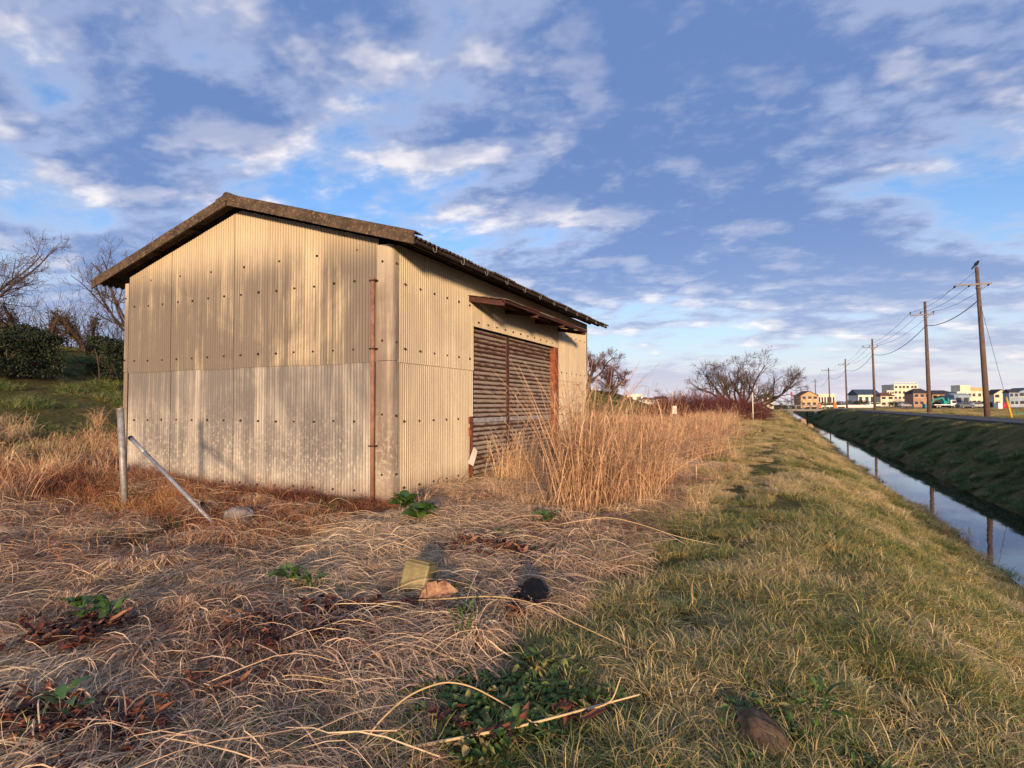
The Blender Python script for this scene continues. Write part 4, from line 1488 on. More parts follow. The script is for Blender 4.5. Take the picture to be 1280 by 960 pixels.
def scatter(name, x, y, yaw, scl, tint, coll, label, cat, dz=0.0, follow=1.0):
    n = len(x)
    z = terr(x, y) + dz
    nv = tnorm(x, y)
    nv = nrm(nv * follow + np.array([0, 0, 1.0]) * (1 - follow))
    me_ = bpy.data.meshes.new(name)
    me_.vertices.add(n)
    me_.vertices.foreach_set('co', np.stack([x, y, z], -1).astype(np.float32).ravel())
    a = me_.attributes.new('rot', 'FLOAT_VECTOR', 'POINT')
    a.data.foreach_set('vector', euler_from(nv, yaw).astype(np.float32).ravel())
    fattr(me_, 'scl', scl)
    fattr(me_, 'tint', tint)
    a = me_.attributes.new('pick', 'INT', 'POINT')
    a.data.foreach_set('value', rng.integers(0, len(coll.objects), n).astype(np.int32))
    o = obj(name, me_)
    tag(o, label, cat, kind='stuff')
    g_ = bpy.data.node_groups.new(name, 'GeometryNodeTree')
    g_.interface.new_socket('Geometry', in_out='INPUT', socket_type='NodeSocketGeometry')
    g_.interface.new_socket('Geometry', in_out='OUTPUT', socket_type='NodeSocketGeometry')
    gi, go = g_.nodes.new('NodeGroupInput'), g_.nodes.new('NodeGroupOutput')
    ci = g_.nodes.new('GeometryNodeCollectionInfo')
    ci.inputs['Collection'].default_value = coll
    ci.inputs['Separate Children'].default_value = True
    ci.inputs['Reset Children'].default_value = True
    ip = g_.nodes.new('GeometryNodeInstanceOnPoints')
    ip.inputs['Pick Instance'].default_value = True

    def na(nm, dt):
        q = g_.nodes.new('GeometryNodeInputNamedAttribute')
        q.data_type = dt
        q.inputs['Name'].default_value = nm
        return q.outputs['Attribute']
    g_.links.new(gi.outputs[0], ip.inputs['Points'])
    g_.links.new(ci.outputs[0], ip.inputs['Instance'])
    g_.links.new(na('pick', 'INT'), ip.inputs['Instance Index'])
    g_.links.new(na('rot', 'FLOAT_VECTOR'), ip.inputs['Rotation'])
    g_.links.new(na('scl', 'FLOAT'), ip.inputs['Scale'])
    g_.links.new(ip.outputs[0], go.inputs[0])
    md = o.modifiers.new('scatter', 'NODES')
    md.node_group = g_
    return o


def sector(d0, d1, dens, half=48, seed=0):
    """points in the viewed sector between two ranges, dens per square metre"""
    rg = np.random.default_rng(seed)
    area = (d1 * d1 - d0 * d0) * math.radians(half)
    n = int(area * dens)
    d = np.sqrt(rg.uniform(d0 * d0, d1 * d1, n))
    a = rg.uniform(-R(half), R(half), n) + YAW
    return -np.sin(a) * d, np.cos(a) * d, rg


def in_shed(x, y, mg=0.0):
    return (x > X0 - mg) & (x < X1 + mg) & (y > Y0 - mg) & (y < Y1 + mg)


def split_x(x, y):
    """where the straw ends and the turf begins"""
    return -1.75 + 0.9 * (fbm(x, y, 1.3, 77) - 0.5) - 0.02 * y


def turf_keep(x, y):
    z = terr(x, y)
    return (~in_shed(x, y, 0.05)) & (z > WATER_Z + np.where(x < 5.4, 0.24, 0.16)) & ((x < 10.3) | (x > 13.85))


# right-hand turf: canal bank and path
tx, ty, tt_, ts_ = [], [], [], []
for (d0, d1, dens, sc_, sd) in ((1.0, 6.5, 18, 0.9, 1), (6.5, 14, 9.0, 1.0, 2), (14, 32, 3.6, 1.35, 3), (32, 75, 0.9, 2.2, 4), (75, 170, 0.12, 3.6, 5)):
    x, y, rg = sector(d0, d1, dens, 48, 700 + sd)
    k = turf_keep(x, y) & (x > split_x(x, y) - 0.25) & (x < 16)
    # thin turf where it mixes into the straw
    k &= (rg.uniform(size=len(x)) < np.clip((x - split_x(x, y) + 0.5) / 0.9, 0.12, 1))
    x, y = x[k], y[k]
    green = fbm(x, y, 1.5, 31)
    fine_ = fbm(x, y, 0.45, 33)
    pathness = np.exp(-((x + 0.7 - 0.02 * y) / 0.8) ** 2) * np.clip((y - 5) / 8, 0, 1)
    t_ = 0.53 + 0.85 * (green - 0.5) + 0.75 * (fine_ - 0.5) + 0.10 * np.clip(y / 18, 0, 1) + 0.10 * pathness
    t_ = t_ + 0.04 - 0.11 * np.clip((6.5 - np.hypot(x, y)) / 4, 0, 1)
    t_ = np.where(x > 5.6, 0.16 + 0.55 * (green - 0.42) + 0.3 * (fine_ - 0.5) + 0.22 * np.clip((x - 8.6) / 1.4, 0, 1), t_)
    tx.append(x); ty.append(y); tt_.append(np.clip(t_, -0.05, 1)); ts_.append(sc_ * rg.uniform(0.65, 1.3, len(x)) * (1 - 0.35 * pathness) * np.where(x > 8.8, 0.6, 1.0))
tx, ty, tt_, ts_ = map(np.concatenate, (tx, ty, tt_, ts_))
scatter('turf_grass', tx, ty, rng.uniform(0, 6.3, len(tx)), ts_, tt_, C_TURF, 'short mixed green and straw coloured turf on the canal banks and path', 'grass', follow=0.5)
# longer arching tufts in the turf
x, y, rg = sector(1.3, 30, 4.0, 48, 720)
k = turf_keep(x, y) & (x > split_x(x, y) + 0.1) & (x < 10.4) & (fbm(x, y, 1.0, 51) > 0.48)
x, y = x[k], y[k]
scatter('arching_grass', x, y, rng.uniform(0, 6.3, len(x)), rg.uniform(0.4, 0.85, len(x)), np.clip(0.32 + 0.9 * (fbm(x, y, 1.1, 53) - 0.5) + np.where(x > 6, -.15, 0), 0, 1), C_LONG, 'longer arching grass tufts among the short turf', 'grass', follow=0.4)
# matted straw on the left
tx, ty, tt_, ts_ = [], [], [], []
for (d0, d1, dens, sc_, sd) in ((1.0, 6.5, 12, 0.9, 1), (6.5, 16, 5.5, 1.15, 2), (16, 40, 1.0, 1.9, 3)):
    x, y, rg = sector(d0, d1, dens, 48, 740 + sd)
    k = turf_keep(x, y) & (x < split_x(x, y) + 0.25) & (x > -14.2)
    x, y = x[k], y[k]
    zone_ = (x < -4.6) & (x > -11.5) & (y > 4.2) & (y < 8)
    k = ~(zone_ & (rg.uniform(size=len(x)) < np.clip((y - 4.0) / 1.6, 0, 0.9)))
    x, y = x[k], y[k]
    t_ = 0.56 + 1.2 * (fbm(x, y, 0.9, 61) - 0.5) + 0.6 * (fbm(x, y, 0.33, 62) - 0.5)
    t_ = t_ + 0.10 * (x < -9.5)
    tx.append(x); ty.append(y); tt_.append(np.clip(t_, 0.0, 1)); ts_.append(sc_ * rg.uniform(0.7, 1.25, len(x)))
tx, ty, tt_, ts_ = map(np.concatenate, (tx, ty, tt_, ts_))
flow = 2.6 * fbm(tx, ty, 1.4, 63) * 2 + rng.normal(0, .5, len(tx))
scatter('matted_straw', tx, ty, flow, ts_, tt_, C_STRAW, 'flattened tangled dry straw covering the ground before the shed', 'straw', follow=0.9)
# collapsed dead tussocks and loose pale stalks over the straw
x, y, rg = sector(1.2, 11, 3.2, 48, 761)
k = turf_keep(x, y) & (~in_shed(x, y, 0.3)) & (x < split_x(x, y) + 0.3) & (fbm(x, y, 1.6, 72) > 0.44) & ~((x < -4.8) & (x > -11) & (y > 4.4) & (rg.uniform(size=len(x)) < 0.8)) & (np.hypot(x + 2.72, y - 4.05) > 0.75) & (np.hypot(x + 1.8, y - 4.3) > 0.5) & (np.hypot(x + 6.5, y - 5.5) > 0.7)
x, y = x[k], y[k]
scatter('dead_tussocks', x, y, rng.uniform(0, 6.3, len(x)), rg.uniform(0.6, 1.15, len(x)), np.clip(0.55 + 0.9 * (fbm(x, y, 0.8, 73) - 0.5), .2, .95), C_TUSS, 'collapsed dead grass tussocks draped over the straw', 'grass', follow=0.9)
x, y, rg = sector(1.2, 13, 1.5, 48, 762)
k = turf_keep(x, y) & (~in_shed(x, y, 0.4)) & (x < split_x(x, y) + 0.6)
x, y = x[k], y[k]
scatter('pale_stalks', x, y, rng.uniform(0, 6.3, len(x)), rg.uniform(0.6, 1.2, len(x)), rg.uniform(0.5, 0.9, len(x)), C_STALK, 'loose pale broken stalks strewn across the straw', 'straw', dz=0.03, follow=0.9)
# thin turf growing through the straw
x, y, rg = sector(1.3, 14, 26, 48, 765)
k = turf_keep(x, y) & (x < split_x(x, y)) & (fbm(x, y, 0.8, 65) > 0.47)
x, y = x[k], y[k]
scatter('sparse_grass', x, y, rng.uniform(0, 6.3, len(x)), rg.uniform(0.6, 1.15, len(x)), rg.uniform(0.0, 0.5, len(x)), C_TUFT, 'sparse green grass growing through the matted straw', 'grass', follow=0.6)
# red-brown weed tangle along the shed foot
x, y, rg = sector(4, 15, 52, 48, 770)
dw = np.maximum(Y0 - y, 0)
gable_zone = (x > -13.5) & (x < -5.0) & (y < Y0 + 0.1) & (rg.uniform(size=len(x)) < np.clip(1.5 - dw / 3.2, 0, 1))
flank_zone = (x > -5.7) & (x < -4.6) & (y > 7.6) & (y < 12.0) & (rg.uniform(size=len(x)) < 0.22)
k = turf_keep(x, y) & (gable_zone | flank_zone)
x, y = x[k], y[k]
hgt = (0.62 + 0.5 * (fbm(x, y, 1.1, 79) - 0.35)) * np.where((x > -7.0) & (y > 6.2), 0.62, 1.0) * np.where(x < -10.5, 1.35, 1.0)
scatter('weed_tangle', x, y, rng.uniform(0, 6.3, len(x)), hgt * rg.uniform(0.6, 1.25, len(x)), np.clip(0.40 + 1.0 * (fbm(x, y, 0.9, 66) - 0.5), 0, 1), C_TANG, 'red-brown tangle of dead weed stems along the shed foot', 'weeds', follow=0.8)
# orange dry grass left of the shed and around
x, y, rg = sector(6, 24, 9, 48, 775)
k = turf_keep(x, y) & (x < -8.6) & (x > -17.5) & (y < 16) & ((x < -12.6) | (y < Y0 - 0.5)) & (fbm(x, y, 1.5, 67) > np.where(x > -11.5, 0.56, 0.42))
x, y = x[k], y[k]
scatter('dry_grass', x, y, rng.uniform(0, 6.3, len(x)), rg.uniform(0.35, 0.75, len(x)), 0.25 + rg.uniform(0, 0.45, len(x)), C_REED, 'tawny dry grass standing left of the shed', 'grass', follow=0.3)
# reed belt between the path and the levee beyond the shed
x, y, rg = sector(11, 75, 2.6, 30, 780)
k = turf_keep(x, y) & (x < -2.2 - 0.02 * y + 0.5 * (fbm(x, y, 3, 68) - 0.5)) & (x > -15) & (y > 10.5) & (fbm(x, y, 2.2, 69) > 0.47) & ((x > -5.4) | (y > 18.7))
x, y = x[k], y[k]
scatter('reed_belt', x, y, rng.uniform(0, 6.3, len(x)), np.where(x < -5.2 - 0.03 * y, 0.55, 0.95) * rg.uniform(0.45, 1.4, len(x)), 0.22 + rg.uniform(0, 0.40, len(x)), C_REED, 'belt of tall dry reeds between the path and the levee', 'reeds', follow=0.2)
# short ragged growth fringing the reed clumps
x, y, rg = sector(6.5, 22, 7.0, 30, 782)
k = turf_keep(x, y) & (x > -4.6) & (x < -1.0) & (y > 6.4) & (y < 20) & (fbm(x, y, 1.1, 74) > np.where(x > -1.9, 0.56, 0.45))
x, y = x[k], y[k]
scatter('reed_fringe', x, y, rng.uniform(0, 6.3, len(x)), rg.uniform(0.15, 0.5, len(x)), 0.2 + rg.uniform(0, 0.5, len(x)), C_REED, 'short ragged dry grass fringing the reed clumps', 'grass', follow=0.3)
# levee slope turf
x, y, rg = sector(12, 90, 0.9, 48, 785)
k = turf_keep(x, y) & (x < -14) & (x > -30)
x, y = x[k], y[k]
scatter('levee_grass', x, y, rng.uniform(0, 6.3, len(x)), rg.uniform(1.0, 2.0, len(x)), np.clip(0.34 + 0.8 * (fbm(x, y, 4, 70) - 0.5), 0, 1), C_TURF, 'mown green and brown grass on the levee slope', 'grass', follow=0.7)
# field beyond the road
x, y, rg = sector(30, 140, 0.14, 48, 788)
k = (x > 14.6) & (x < 60)
x, y = x[k], y[k]
scatter('field_stubble', x, y, rng.uniform(0, 6.3, len(x)), rg.uniform(2.0, 3.6, len(x)), np.clip(0.66 + 0.8 * (fbm(x, y, 7, 71) - 0.5), 0, 1), C_TURF, 'straw coloured stubble in the fields beyond the road', 'grass', follow=0.2)
# weeds at the water's edge
x, y, rg = sector(6, 60, 1.6, 48, 790)
zt_ = terr(x, y)
k = (x > 3.0) & (x < 8) & (zt_ > WATER_Z - 0.02) & (zt_ < WATER_Z + 0.45)
x, y = x[k], y[k]
scatter('waterside_weeds', x, y, rng.uniform(0, 6.3, len(x)), rg.uniform(0.18, 0.5, len(x)), 0.05 + rg.uniform(0, 0.5, len(x)), C_REED, 'thin dry weeds standing along the canal water edge', 'weeds', follow=0.2)
# dead red leaves in patches
spots = [(110, 800, .35, 20), (60, 815, .3, 10), (330, 800, .3, 12), (600, 692, .45, 22), (640, 700, .4, 10), (440, 775, .3, 12), (560, 790, .25, 4), (60, 915, .3, 18), (120, 940, .25, 14), (590, 930, .25, 3), (250, 880, .2, 6), (660, 770, .2, 6), (420, 800, .2, 10), (760, 900, .15, 2)]
lx, ly = [], []
for (u, v_, r_, n) in spots:
    g0 = onz(u, v_)
    lx.append(rng.normal(g0[0], r_ * 0.55, n)); ly.append(rng.normal(g0[1], r_ * 0.55, n))
lx, ly = np.concatenate(lx), np.concatenate(ly)
scatter('dead_leaves', lx, ly, rng.uniform(0, 6.3, len(lx)), rng.uniform(0.4, 0.75, len(lx)), rng.uniform(0.1, 0.75, len(lx)), C_DEAD, 'curled red-brown dead leaves lying in the straw', 'leaves', dz=0.08)
spots = [(600, 890, .35, 26), (680, 900, .3, 14), (560, 915, .25, 10), (480, 775, .2, 8), (590, 735, .25, 8), (640, 680, .25, 6), (690, 880, .2, 8), (1000, 940, .4, 10), (380, 745, .15, 4), (640, 850, .3, 12)]
lx, ly = [], []
for (u, v_, r_, n) in spots:
    g0 = onz(u, v_)
    lx.append(rng.normal(g0[0], r_ * 0.55, n)); ly.append(rng.normal(g0[1], r_ * 0.55, n))
lx, ly = np.concatenate(lx), np.concatenate(ly)
scatter('low_weeds', lx, ly, rng.uniform(0, 6.3, len(lx)), rng.uniform(0.5, 0.9, len(lx)), rng.uniform(-0.05, 0.3, len(lx)), C_GREEN, 'low broad-leaved green weeds showing through the straw', 'weeds', dz=0.03)


# ------------------------------------------------------------------ leafy plants, one thing each
def leafy_plant(u, v_, n, ll, ww, label, seed, upr=0.6):
    rg = np.random.default_rng(seed)
    g0 = onz(u, v_)
    root = tag(empty('leafy_plant', gloc(g0[0], g0[1], 0.085)), label, 'plant')
    mes = []
    for k in range(3):
        v, f = leaf_shape(rg, ll, ww, rg.uniform(.2, .7), rg.uniform(.15, .5), 6)
        me_ = raw_mesh('leaf', v, f, MATS['green_leaf'], True)
        fattr(me_, 'shade', np.full(len(v), rg.uniform(0.2, 0.9)))
        mes.append(me_)
    for k in range(int(n * 1.5)):
        o = obj('leaf', mes[k % 3], root)
        a = k * 2.4 + rg.normal(0, .3)
        q = rg.uniform(0, 1)
        o.location = (math.cos(a) * 0.06 * q, math.sin(a) * 0.06 * q, rg.uniform(0.02, 0.10) * upr * 2)
        o.rotation_euler = (rg.normal(0, .25), -upr * rg.uniform(0.4, 1.3), a)
        s = rg.uniform(.45, 1.2)
        o.scale = (s, s, s)
    return root


leafy_plant(506, 648, 18, 0.26, 0.15, 'bright green leafy plant at the foot of the shed corner', 801, 0.75)
leafy_plant(526, 662, 15, 0.25, 0.15, 'bright green leafy plant just before the one at the corner', 802, 0.6)
leafy_plant(684, 668, 10, 0.15, 0.06, 'dark green leafy plant at the foot of the tall reeds', 803, 0.6)
leafy_plant(362, 742, 12, 0.17, 0.05, 'dark green dock plant in straw before the gable wall', 804, 0.55)
leafy_plant(390, 748, 8, 0.15, 0.05, 'small dock plant right beside the larger one in straw', 805, 0.5)
leafy_plant(102, 792, 9, 0.17, 0.055, 'green dock rosette among red dead leaves', 806, 0.7)
leafy_plant(135, 790, 7, 0.15, 0.06, 'yellow-green dock rosette beside red dead leaves', 807, 0.7)
leafy_plant(580, 812, 12, 0.16, 0.018, 'tuft of narrow bright green blades in grey straw', 808, 1.0)
leafy_plant(82, 908, 6, 0.13, 0.05, 'small dark dock plant under a fallen reed cane', 809, 0.5)
leafy_plant(640, 940, 9, 0.08, 0.035, 'broad green weed under the long fallen canes', 810, 0.5)
leafy_plant(1030, 925, 9, 0.12, 0.022, 'dark green weed beside the brown clod', 811, 0.8)

# ------------------------------------------------------------------ fallen reed canes
canes = [
    ([(440, 768, .05), (470, 752, .10), (540, 750, .12), (615, 744, .16), (665, 752, .14), (720, 780, .10), (790, 812, .05)], 0.006, 'long dry reed cane arched across ground behind the black bag'),
    ([(455, 946, .04), (560, 925, .07), (650, 908, .10), (700, 895, .12), (755, 880, .12), (800, 868, .14)], 0.0075, 'thick pale cane lying lowest across the weeds, forked at its end'),
    ([(735, 888, .12), (765, 878, .13), (776, 846, .24)], 0.005, 'short upturned side shoot of the thick pale cane'),
    ([(440, 952, .03), (470, 905, .12), (510, 868, .18), (555, 851, .20), (590, 857, .17), (640, 885, .12), (690, 920, .05)], 0.0055, 'thin cane bent in a high hoop over the thick pale cane'),
    ([(0, 880, .05), (50, 883, .07), (107, 884, .06)], 0.006, 'straight dry cane lying beside the small dark dock plant'),
    ([(185, 918, .04), (240, 928, .06), (290, 930, .06), (320, 914, .05)], 0.006, 'short curved cane in the straw between dock and thick cane'),
    ([(700, 655, .15), (760, 645, .28), (800, 655, .22), (850, 672, .12), (900, 682, .05)], 0.005, 'long reed cane bowed from the tall clump onto the turf'),
    ([(330, 890, .04), (345, 850, .10), (360, 842, .14), (430, 850, .12), (470, 880, .05)], 0.004, 'thin cane hooped over straw left of the thick canes'),
    ([(540, 800, .04), (600, 800, .06), (660, 830, .06), (720, 880, .05), (760, 905, .03)], 0.0035, 'thin grey stalk slanting down towards the thick cane'),
    ([(60, 760, .03), (150, 735, .10), (260, 705, .14), (330, 690, .10)], 0.0045, 'thin cane on the straw before the gable wall'),
    ([(560, 630, .05), (590, 640, .10), (620, 660, .06), (575, 700, .03)], 0.004, 'bent pale stalk lying before the rusty shutter'),
]
for pts, r_, lb in canes:
    ps = []
    for (u, v_, h) in pts:
        q = onz(u, v_, h)
        q = onz(u, v_, h + float(terr(q[0], q[1])))
        ps.append(q)
    ps = np.array(ps)
    # smooth the path
    tt2 = np.linspace(0, len(ps) - 1, len(ps) * 5)
    sm = np.stack([np.interp(tt2, np.arange(len(ps)), ps[:, k]) for k in range(3)], -1)
    for _ in range(5):
        sm[1:-1] = (sm[:-2] + 2 * sm[1:-1] + sm[2:]) / 4
    o0 = sm[0].copy()
    mb = MB().tube([tuple(q - o0) for q in sm], list(np.linspace(r_, r_ * 0.55, len(sm))), 6)
    o = mb.build('reed_cane', MATS['cane'], None, True)
    o.location = o0
    fattr(o.data, 'shade', np.full(len(o.data.vertices), 0.5))
    tag(o, lb, 'cane')

# ------------------------------------------------------------------ things on the ground
g0 = onz(521, 743)
box = tag(empty('plastic_box', gloc(g0[0], g0[1], 0.09)), 'olive-yellow plastic box half sunk in straw', 'box')
box.rotation_euler = (R(-14), R(9), YAW + R(-16))
o = MB().box(-0.112, 0.112, -0.11, 0.11, -0.06, 0.19).build('body', MATS['olive_plastic'], box)
bevel(o, 0.02, 3)
o = MB().box(-0.095, 0.095, -0.093, 0.093, 0.190, 0.207).build('raised_top', MATS['olive_plastic'], box)
bevel(o, 0.008, 2)
o = MB().box(-0.118, 0.118, -0.116, 0.116, 0.150, 0.163).build('rim', MATS['olive_plastic'], box)
bevel(o, 0.005, 2)


def lump(name, u, v_, sx, sy, sz, mat, label, cat, seed, rough=0.25, fine_=0.08, rz=0.0, sub=4, dz=0.0):
    import bmesh
    bm = bmesh.new()
    bmesh.ops.create_icosphere(bm, subdivisions=sub, radius=1.0)
    co = np.array([v.co[:] for v in bm.verts])
    r1 = fbm(co[:, 0] * 1.7 + co[:, 2] + 5, co[:, 1] * 1.7 - co[:, 2] * 1.3 + 9, 1.0, seed) - 0.5
    r2 = vnoise(co[:, 0] * 6 + co[:, 2] * 5 + 30, co[:, 1] * 6 - co[:, 2] * 4 + 30, 1.0, seed + 3) - 0.5
    co = co * (1 + rough * r1 * 2 + fine_ * 2 * r2)[:, None] * np.array([sx, sy, sz])
    for v, c in zip(bm.verts, co):
        v.co = c
    me_ = bpy.data.meshes.new(name)
    bm.to_mesh(me_)
    bm.free()
    me_.materials.append(MATS[mat])
    me_.polygons.foreach_set('use_smooth', np.ones(len(me_.polygons), dtype=bool))
    g1 = onz(u, v_)
    o = obj(name, me_, None, gloc(g1[0], g1[1], sz * 0.45 + dz))
    o.rotation_euler = (0, 0, rz)
    tag(o, label, cat)
    return o


lump('plastic_bag', 667, 758, 0.15, 0.17, 0.15, 'black_plastic', 'crumpled black plastic bag half hidden in grass', 'bag', 5, 0.35, 0.14, 0.4, dz=-0.03)
lump('plastic_scrap', 700, 780, 0.07, 0.05, 0.035, 'black_plastic', 'small black plastic scrap lying in front of the black bag', 'scrap', 6, 0.4, 0.2, 1.0, 3)
lump('earth_clod', 955, 925, 0.10, 0.20, 0.085, 'clod_earth', 'brown clod of dry earth in green grass on bank', 'clod', 8, 0.3, 0.13, R(25), dz=-0.012)
lump('concrete_lump', 298, 655, 0.20, 0.16, 0.12, 'concrete_grey', 'grey concrete lump in weeds beside the leaning pipe', 'concrete', 12, 0.25, 0.06, 0.3, dz=0.015)
# large curled dry leaf leaning on the box
rg = np.random.default_rng(77)
v, f = leaf_shape(rg, 0.30, 0.17, 0.45, 0.6, 11)
v += rg.normal(0, 0.010, v.shape)
g0 = onz(526, 764)
o = obj('dry_leaf', raw_mesh('dry_leaf', v, f, MATS['dry_leaf'], False), None, gloc(g0[0], g0[1], 0.10))
o.rotation_euler = (R(50), R(-18), R(28))
md = o.modifiers.new('thick', 'SOLIDIFY')
md.thickness = 0.004
tag(o, 'large crumpled orange-brown dry leaf against the olive box', 'leaf')

# posts by the gable
pb = onz(158, 637)
post = tag(empty('steel_post', gloc(pb[0], pb[1])), 'grey upright steel post left of the gable wall', 'post')
dep = np.dot(pb - EYE, fwd)
pt = at(150.5, 511, dep) - np.array(post.location)
o = MB().tube([(0, 0, -0.3), tuple(pt)], 0.047, 14).build('tube', MATS['galvanised'], post, True)
MB().tube([tuple(pt * 0.998), tuple(pt * 1.004)], 0.050, 14).build('cap', MATS['galvanised'], post)
p0 = onz(266, 657, 0.0)
p1 = at(163, 547, dep * 1.02)
pipe_ = tag(empty('leaning_pipe', gloc(p0[0], p0[1])), 'blue-grey steel pipe leaning beside the upright post', 'pipe')
rel = np.array(p1) - np.array(pipe_.location)
MB().tube([tuple(-rel * 0.05), tuple(rel * 0.97)], 0.027, 12).build('tube', MATS['blue_grey_steel'], pipe_, True)
MB().tube([tuple(rel * 0.80), tuple(rel * 0.985)], 0.033, 12).build('sleeve', MATS['blue_grey_steel'], pipe_, True)
MB().tube([tuple(rel * 0.985), tuple(rel * 1.0)], 0.037, 12).build('collar', MATS['bolt_rust'], pipe_, True)
o = MB().box(-0.03, 0.03, -0.10, 0.10, 0, 0.22).build('timber_stub', MATS['dark_wood'], None)
q = onz(259, 648)
o.location = gloc(q[0], q[1], -0.02)
o.rotation_euler = (R(20), R(-25), 0.3)
tag(o, 'weathered timber stub in weeds at the foot of the leaning pipe', 'timber')

# small notice board and white marker pole by the path
q = pix_ground(843, 38)
nb = tag(empty('notice_board', q, R(20)), 'small white notice board on two legs among the reeds', 'sign')
MB().box(-0.14, 0.14, -0.012, 0.012, 0.98, 1.52).build('board', MATS['white_board'], nb)
for s in (-1, 1):
    MB().box(s * 0.11 - 0.015, s * 0.11 + 0.015, 0.014, 0.04, -0.2, 1.45).build('leg', MATS['white_board'], nb)
q = pix_ground(941, 52)
o = tag(empty('marker_pole', q), 'plain white marker pole standing at the thicket edge', 'pole')
MB().tube([(0, 0, -0.2), (0, 0, 2.62)], 0.045, 10).build('shaft', MATS['white_board'], o, True)
MB().tube([(0, 0, 2.62), (0, 0, 2.66)], [0.062, 0.03], 10).build('cap', MATS['white_board'], o, True)

# ------------------------------------------------------------------ utility poles and lines
PX_LINE = 14.25
poles = [(54.0, 'a'), (72.0, 'b'), (108.5, 'b'), (149.0, 'b'), (195.0, 'c'), (262.0, 'b'), (330.0, 'b'), (420.0, 'b')]
tops = []
names = ['wooden utility pole with crow on top and guy wire, nearest houses end', 'wooden utility pole with short crossarm next after the crow pole', 'wooden utility pole two spans beyond the crow pole', 'wooden utility pole three spans beyond the crow pole', 'utility pole with one-sided arm before the tan gabled house',
         'thin distant utility pole just past the tan gabled house', 'thin distant utility pole beside the teal cabinet', 'farthest thin utility pole over the canal bridge']
for i, (y, kind) in enumerate(poles):
    gz = float(terr(PX_LINE, y))
    hgt = [11.3, 11.6, 11.5, 11.2, 11.9, 11.5, 11.5, 11.5][i]
    rx_ = [R(0), 0, 0, 0, 0, 0, 0, 0][i]
    pr_ = tag(empty('utility_pole', (PX_LINE, y, gz)), names[i], 'utility pole', 'utility poles along the road')
    lx_ = -0.35 if i == 0 else -0.12
    top = (lx_, 0, hgt)
    MB().tube([(0, 0, -0.5), (lx_ * 0.5, 0, hgt * 0.5), top], [0.21, 0.17, 0.12], 12).build('shaft', MATS['pole_wood'], pr_, True)
    az = hgt - 1.35 if i else hgt - 1.30
    if kind == 'c':
        MB().beam((-1.9, 0, hgt - 0.8), (0.1, 0, hgt - 0.8), 0.12, 0.10).build('crossarm', MATS['pole_steel'], pr_)
        xs_ = (-1.8, -1.0, -0.3)
        az = hgt - 0.8
    else:
        a0, a1 = ((-1.35, 0.75) if i else (-1.35, 0.85))
        MB().beam((lx_ + a0, -0.12, az), (lx_ + a1, -0.12, az), 0.10, 0.11).build('crossarm', MATS['pole_steel'], pr_)
        xs_ = (lx_ + a0 + 0.05, lx_ - 0.40, lx_ + a1 - 0.06)
        MB().beam((lx_ + 0.5, -0.08, az - 0.02), (lx_ + 0.02, -0.1, az - 0.55), 0.04, 0.04).build('arm_brace', MATS['pole_steel'], pr_)
    for xx in xs_:
        if i == 0:
            MB().tube([(xx, -0.12, az + 0.02), (xx - 0.02, 0.20, az + 0.02), (xx - 0.02, 0.28, az), (xx - 0.02, 0.50, az - 0.04)], [0.03, 0.03, 0.075, 0.06], 8).build('insulator', MATS['insulator'], pr_, True)
        else:
            MB().tube([(xx, -0.12, az + 0.05), (xx, -0.12, az + 0.16), (xx, -0.12, az + 0.20), (xx, -0.12, az + 0.34)], [0.03, 0.04, 0.085, 0.06], 8).build('insulator', MATS['insulator'], pr_, True)
    MB().tube([(lx_ * 0.8, 0, hgt * 0.86 - 0.05), (lx_ * 0.8, 0, hgt * 0.86 + 0.07)], 0.19, 12).build('pole_band', MATS['pole_steel'], pr_)
    tops.append(dict(x=[PX_LINE + q for q in xs_], y=y, z=gz + az + (0.3 if i else 0.0), low=gz + hgt * 0.785, lx=PX_LINE + lx_ * 0.7, top=gz + hgt))


def wire(p, q, sag, r_, label, group=None):
    pts = []
    for t in np.linspace(0, 1, 14):
        pts.append((p[0] + (q[0] - p[0]) * t, p[1] + (q[1] - p[1]) * t, p[2] + (q[2] - p[2]) * t - sag * 4 * t * (1 - t)))
    o0 = pts[0]
    o = MB().tube([tuple(np.array(s) - np.array(o0)) for s in pts], r_, 5).build('power_line', MATS['wire'], None, True)
    o.location = o0
    tag(o, label, 'wire', group)


spn = ['from the crow pole to the next pole', 'over the second span after the crow pole', 'over the third span after the crow pole', 'over the span before the one-armed pole', 'over the span past the one-armed pole', 'over the farthest spans']
for i in range(6):
    a, b_ = tops[i], tops[i + 1]
    sg = 0.02 * (b_['y'] - a['y'])
    for k, wl in enumerate(('road-side', 'middle', 'field-side')):
        wire((a['x'][k], a['y'] + (0.5 if i == 0 else -.12), a['z']), (b_['x'][k], b_['y'] - .12, b_['z']), sg, 0.016, 'thin %s power line %s' % (wl, spn[i]), 'power lines')
    wire((a['lx'], a['y'], a['low']), (b_['lx'], b_['y'], b_['low']), sg * 1.5, 0.034, 'thick low cable sagging %s' % spn[i], 'low cables')
    if i == 0:
        wire((a['lx'], a['y'], a['top'] - 0.1), (b_['lx'], b_['y'], b_['top'] - 0.05), sg, 0.012, 'topmost thin earth wire %s' % spn[i])
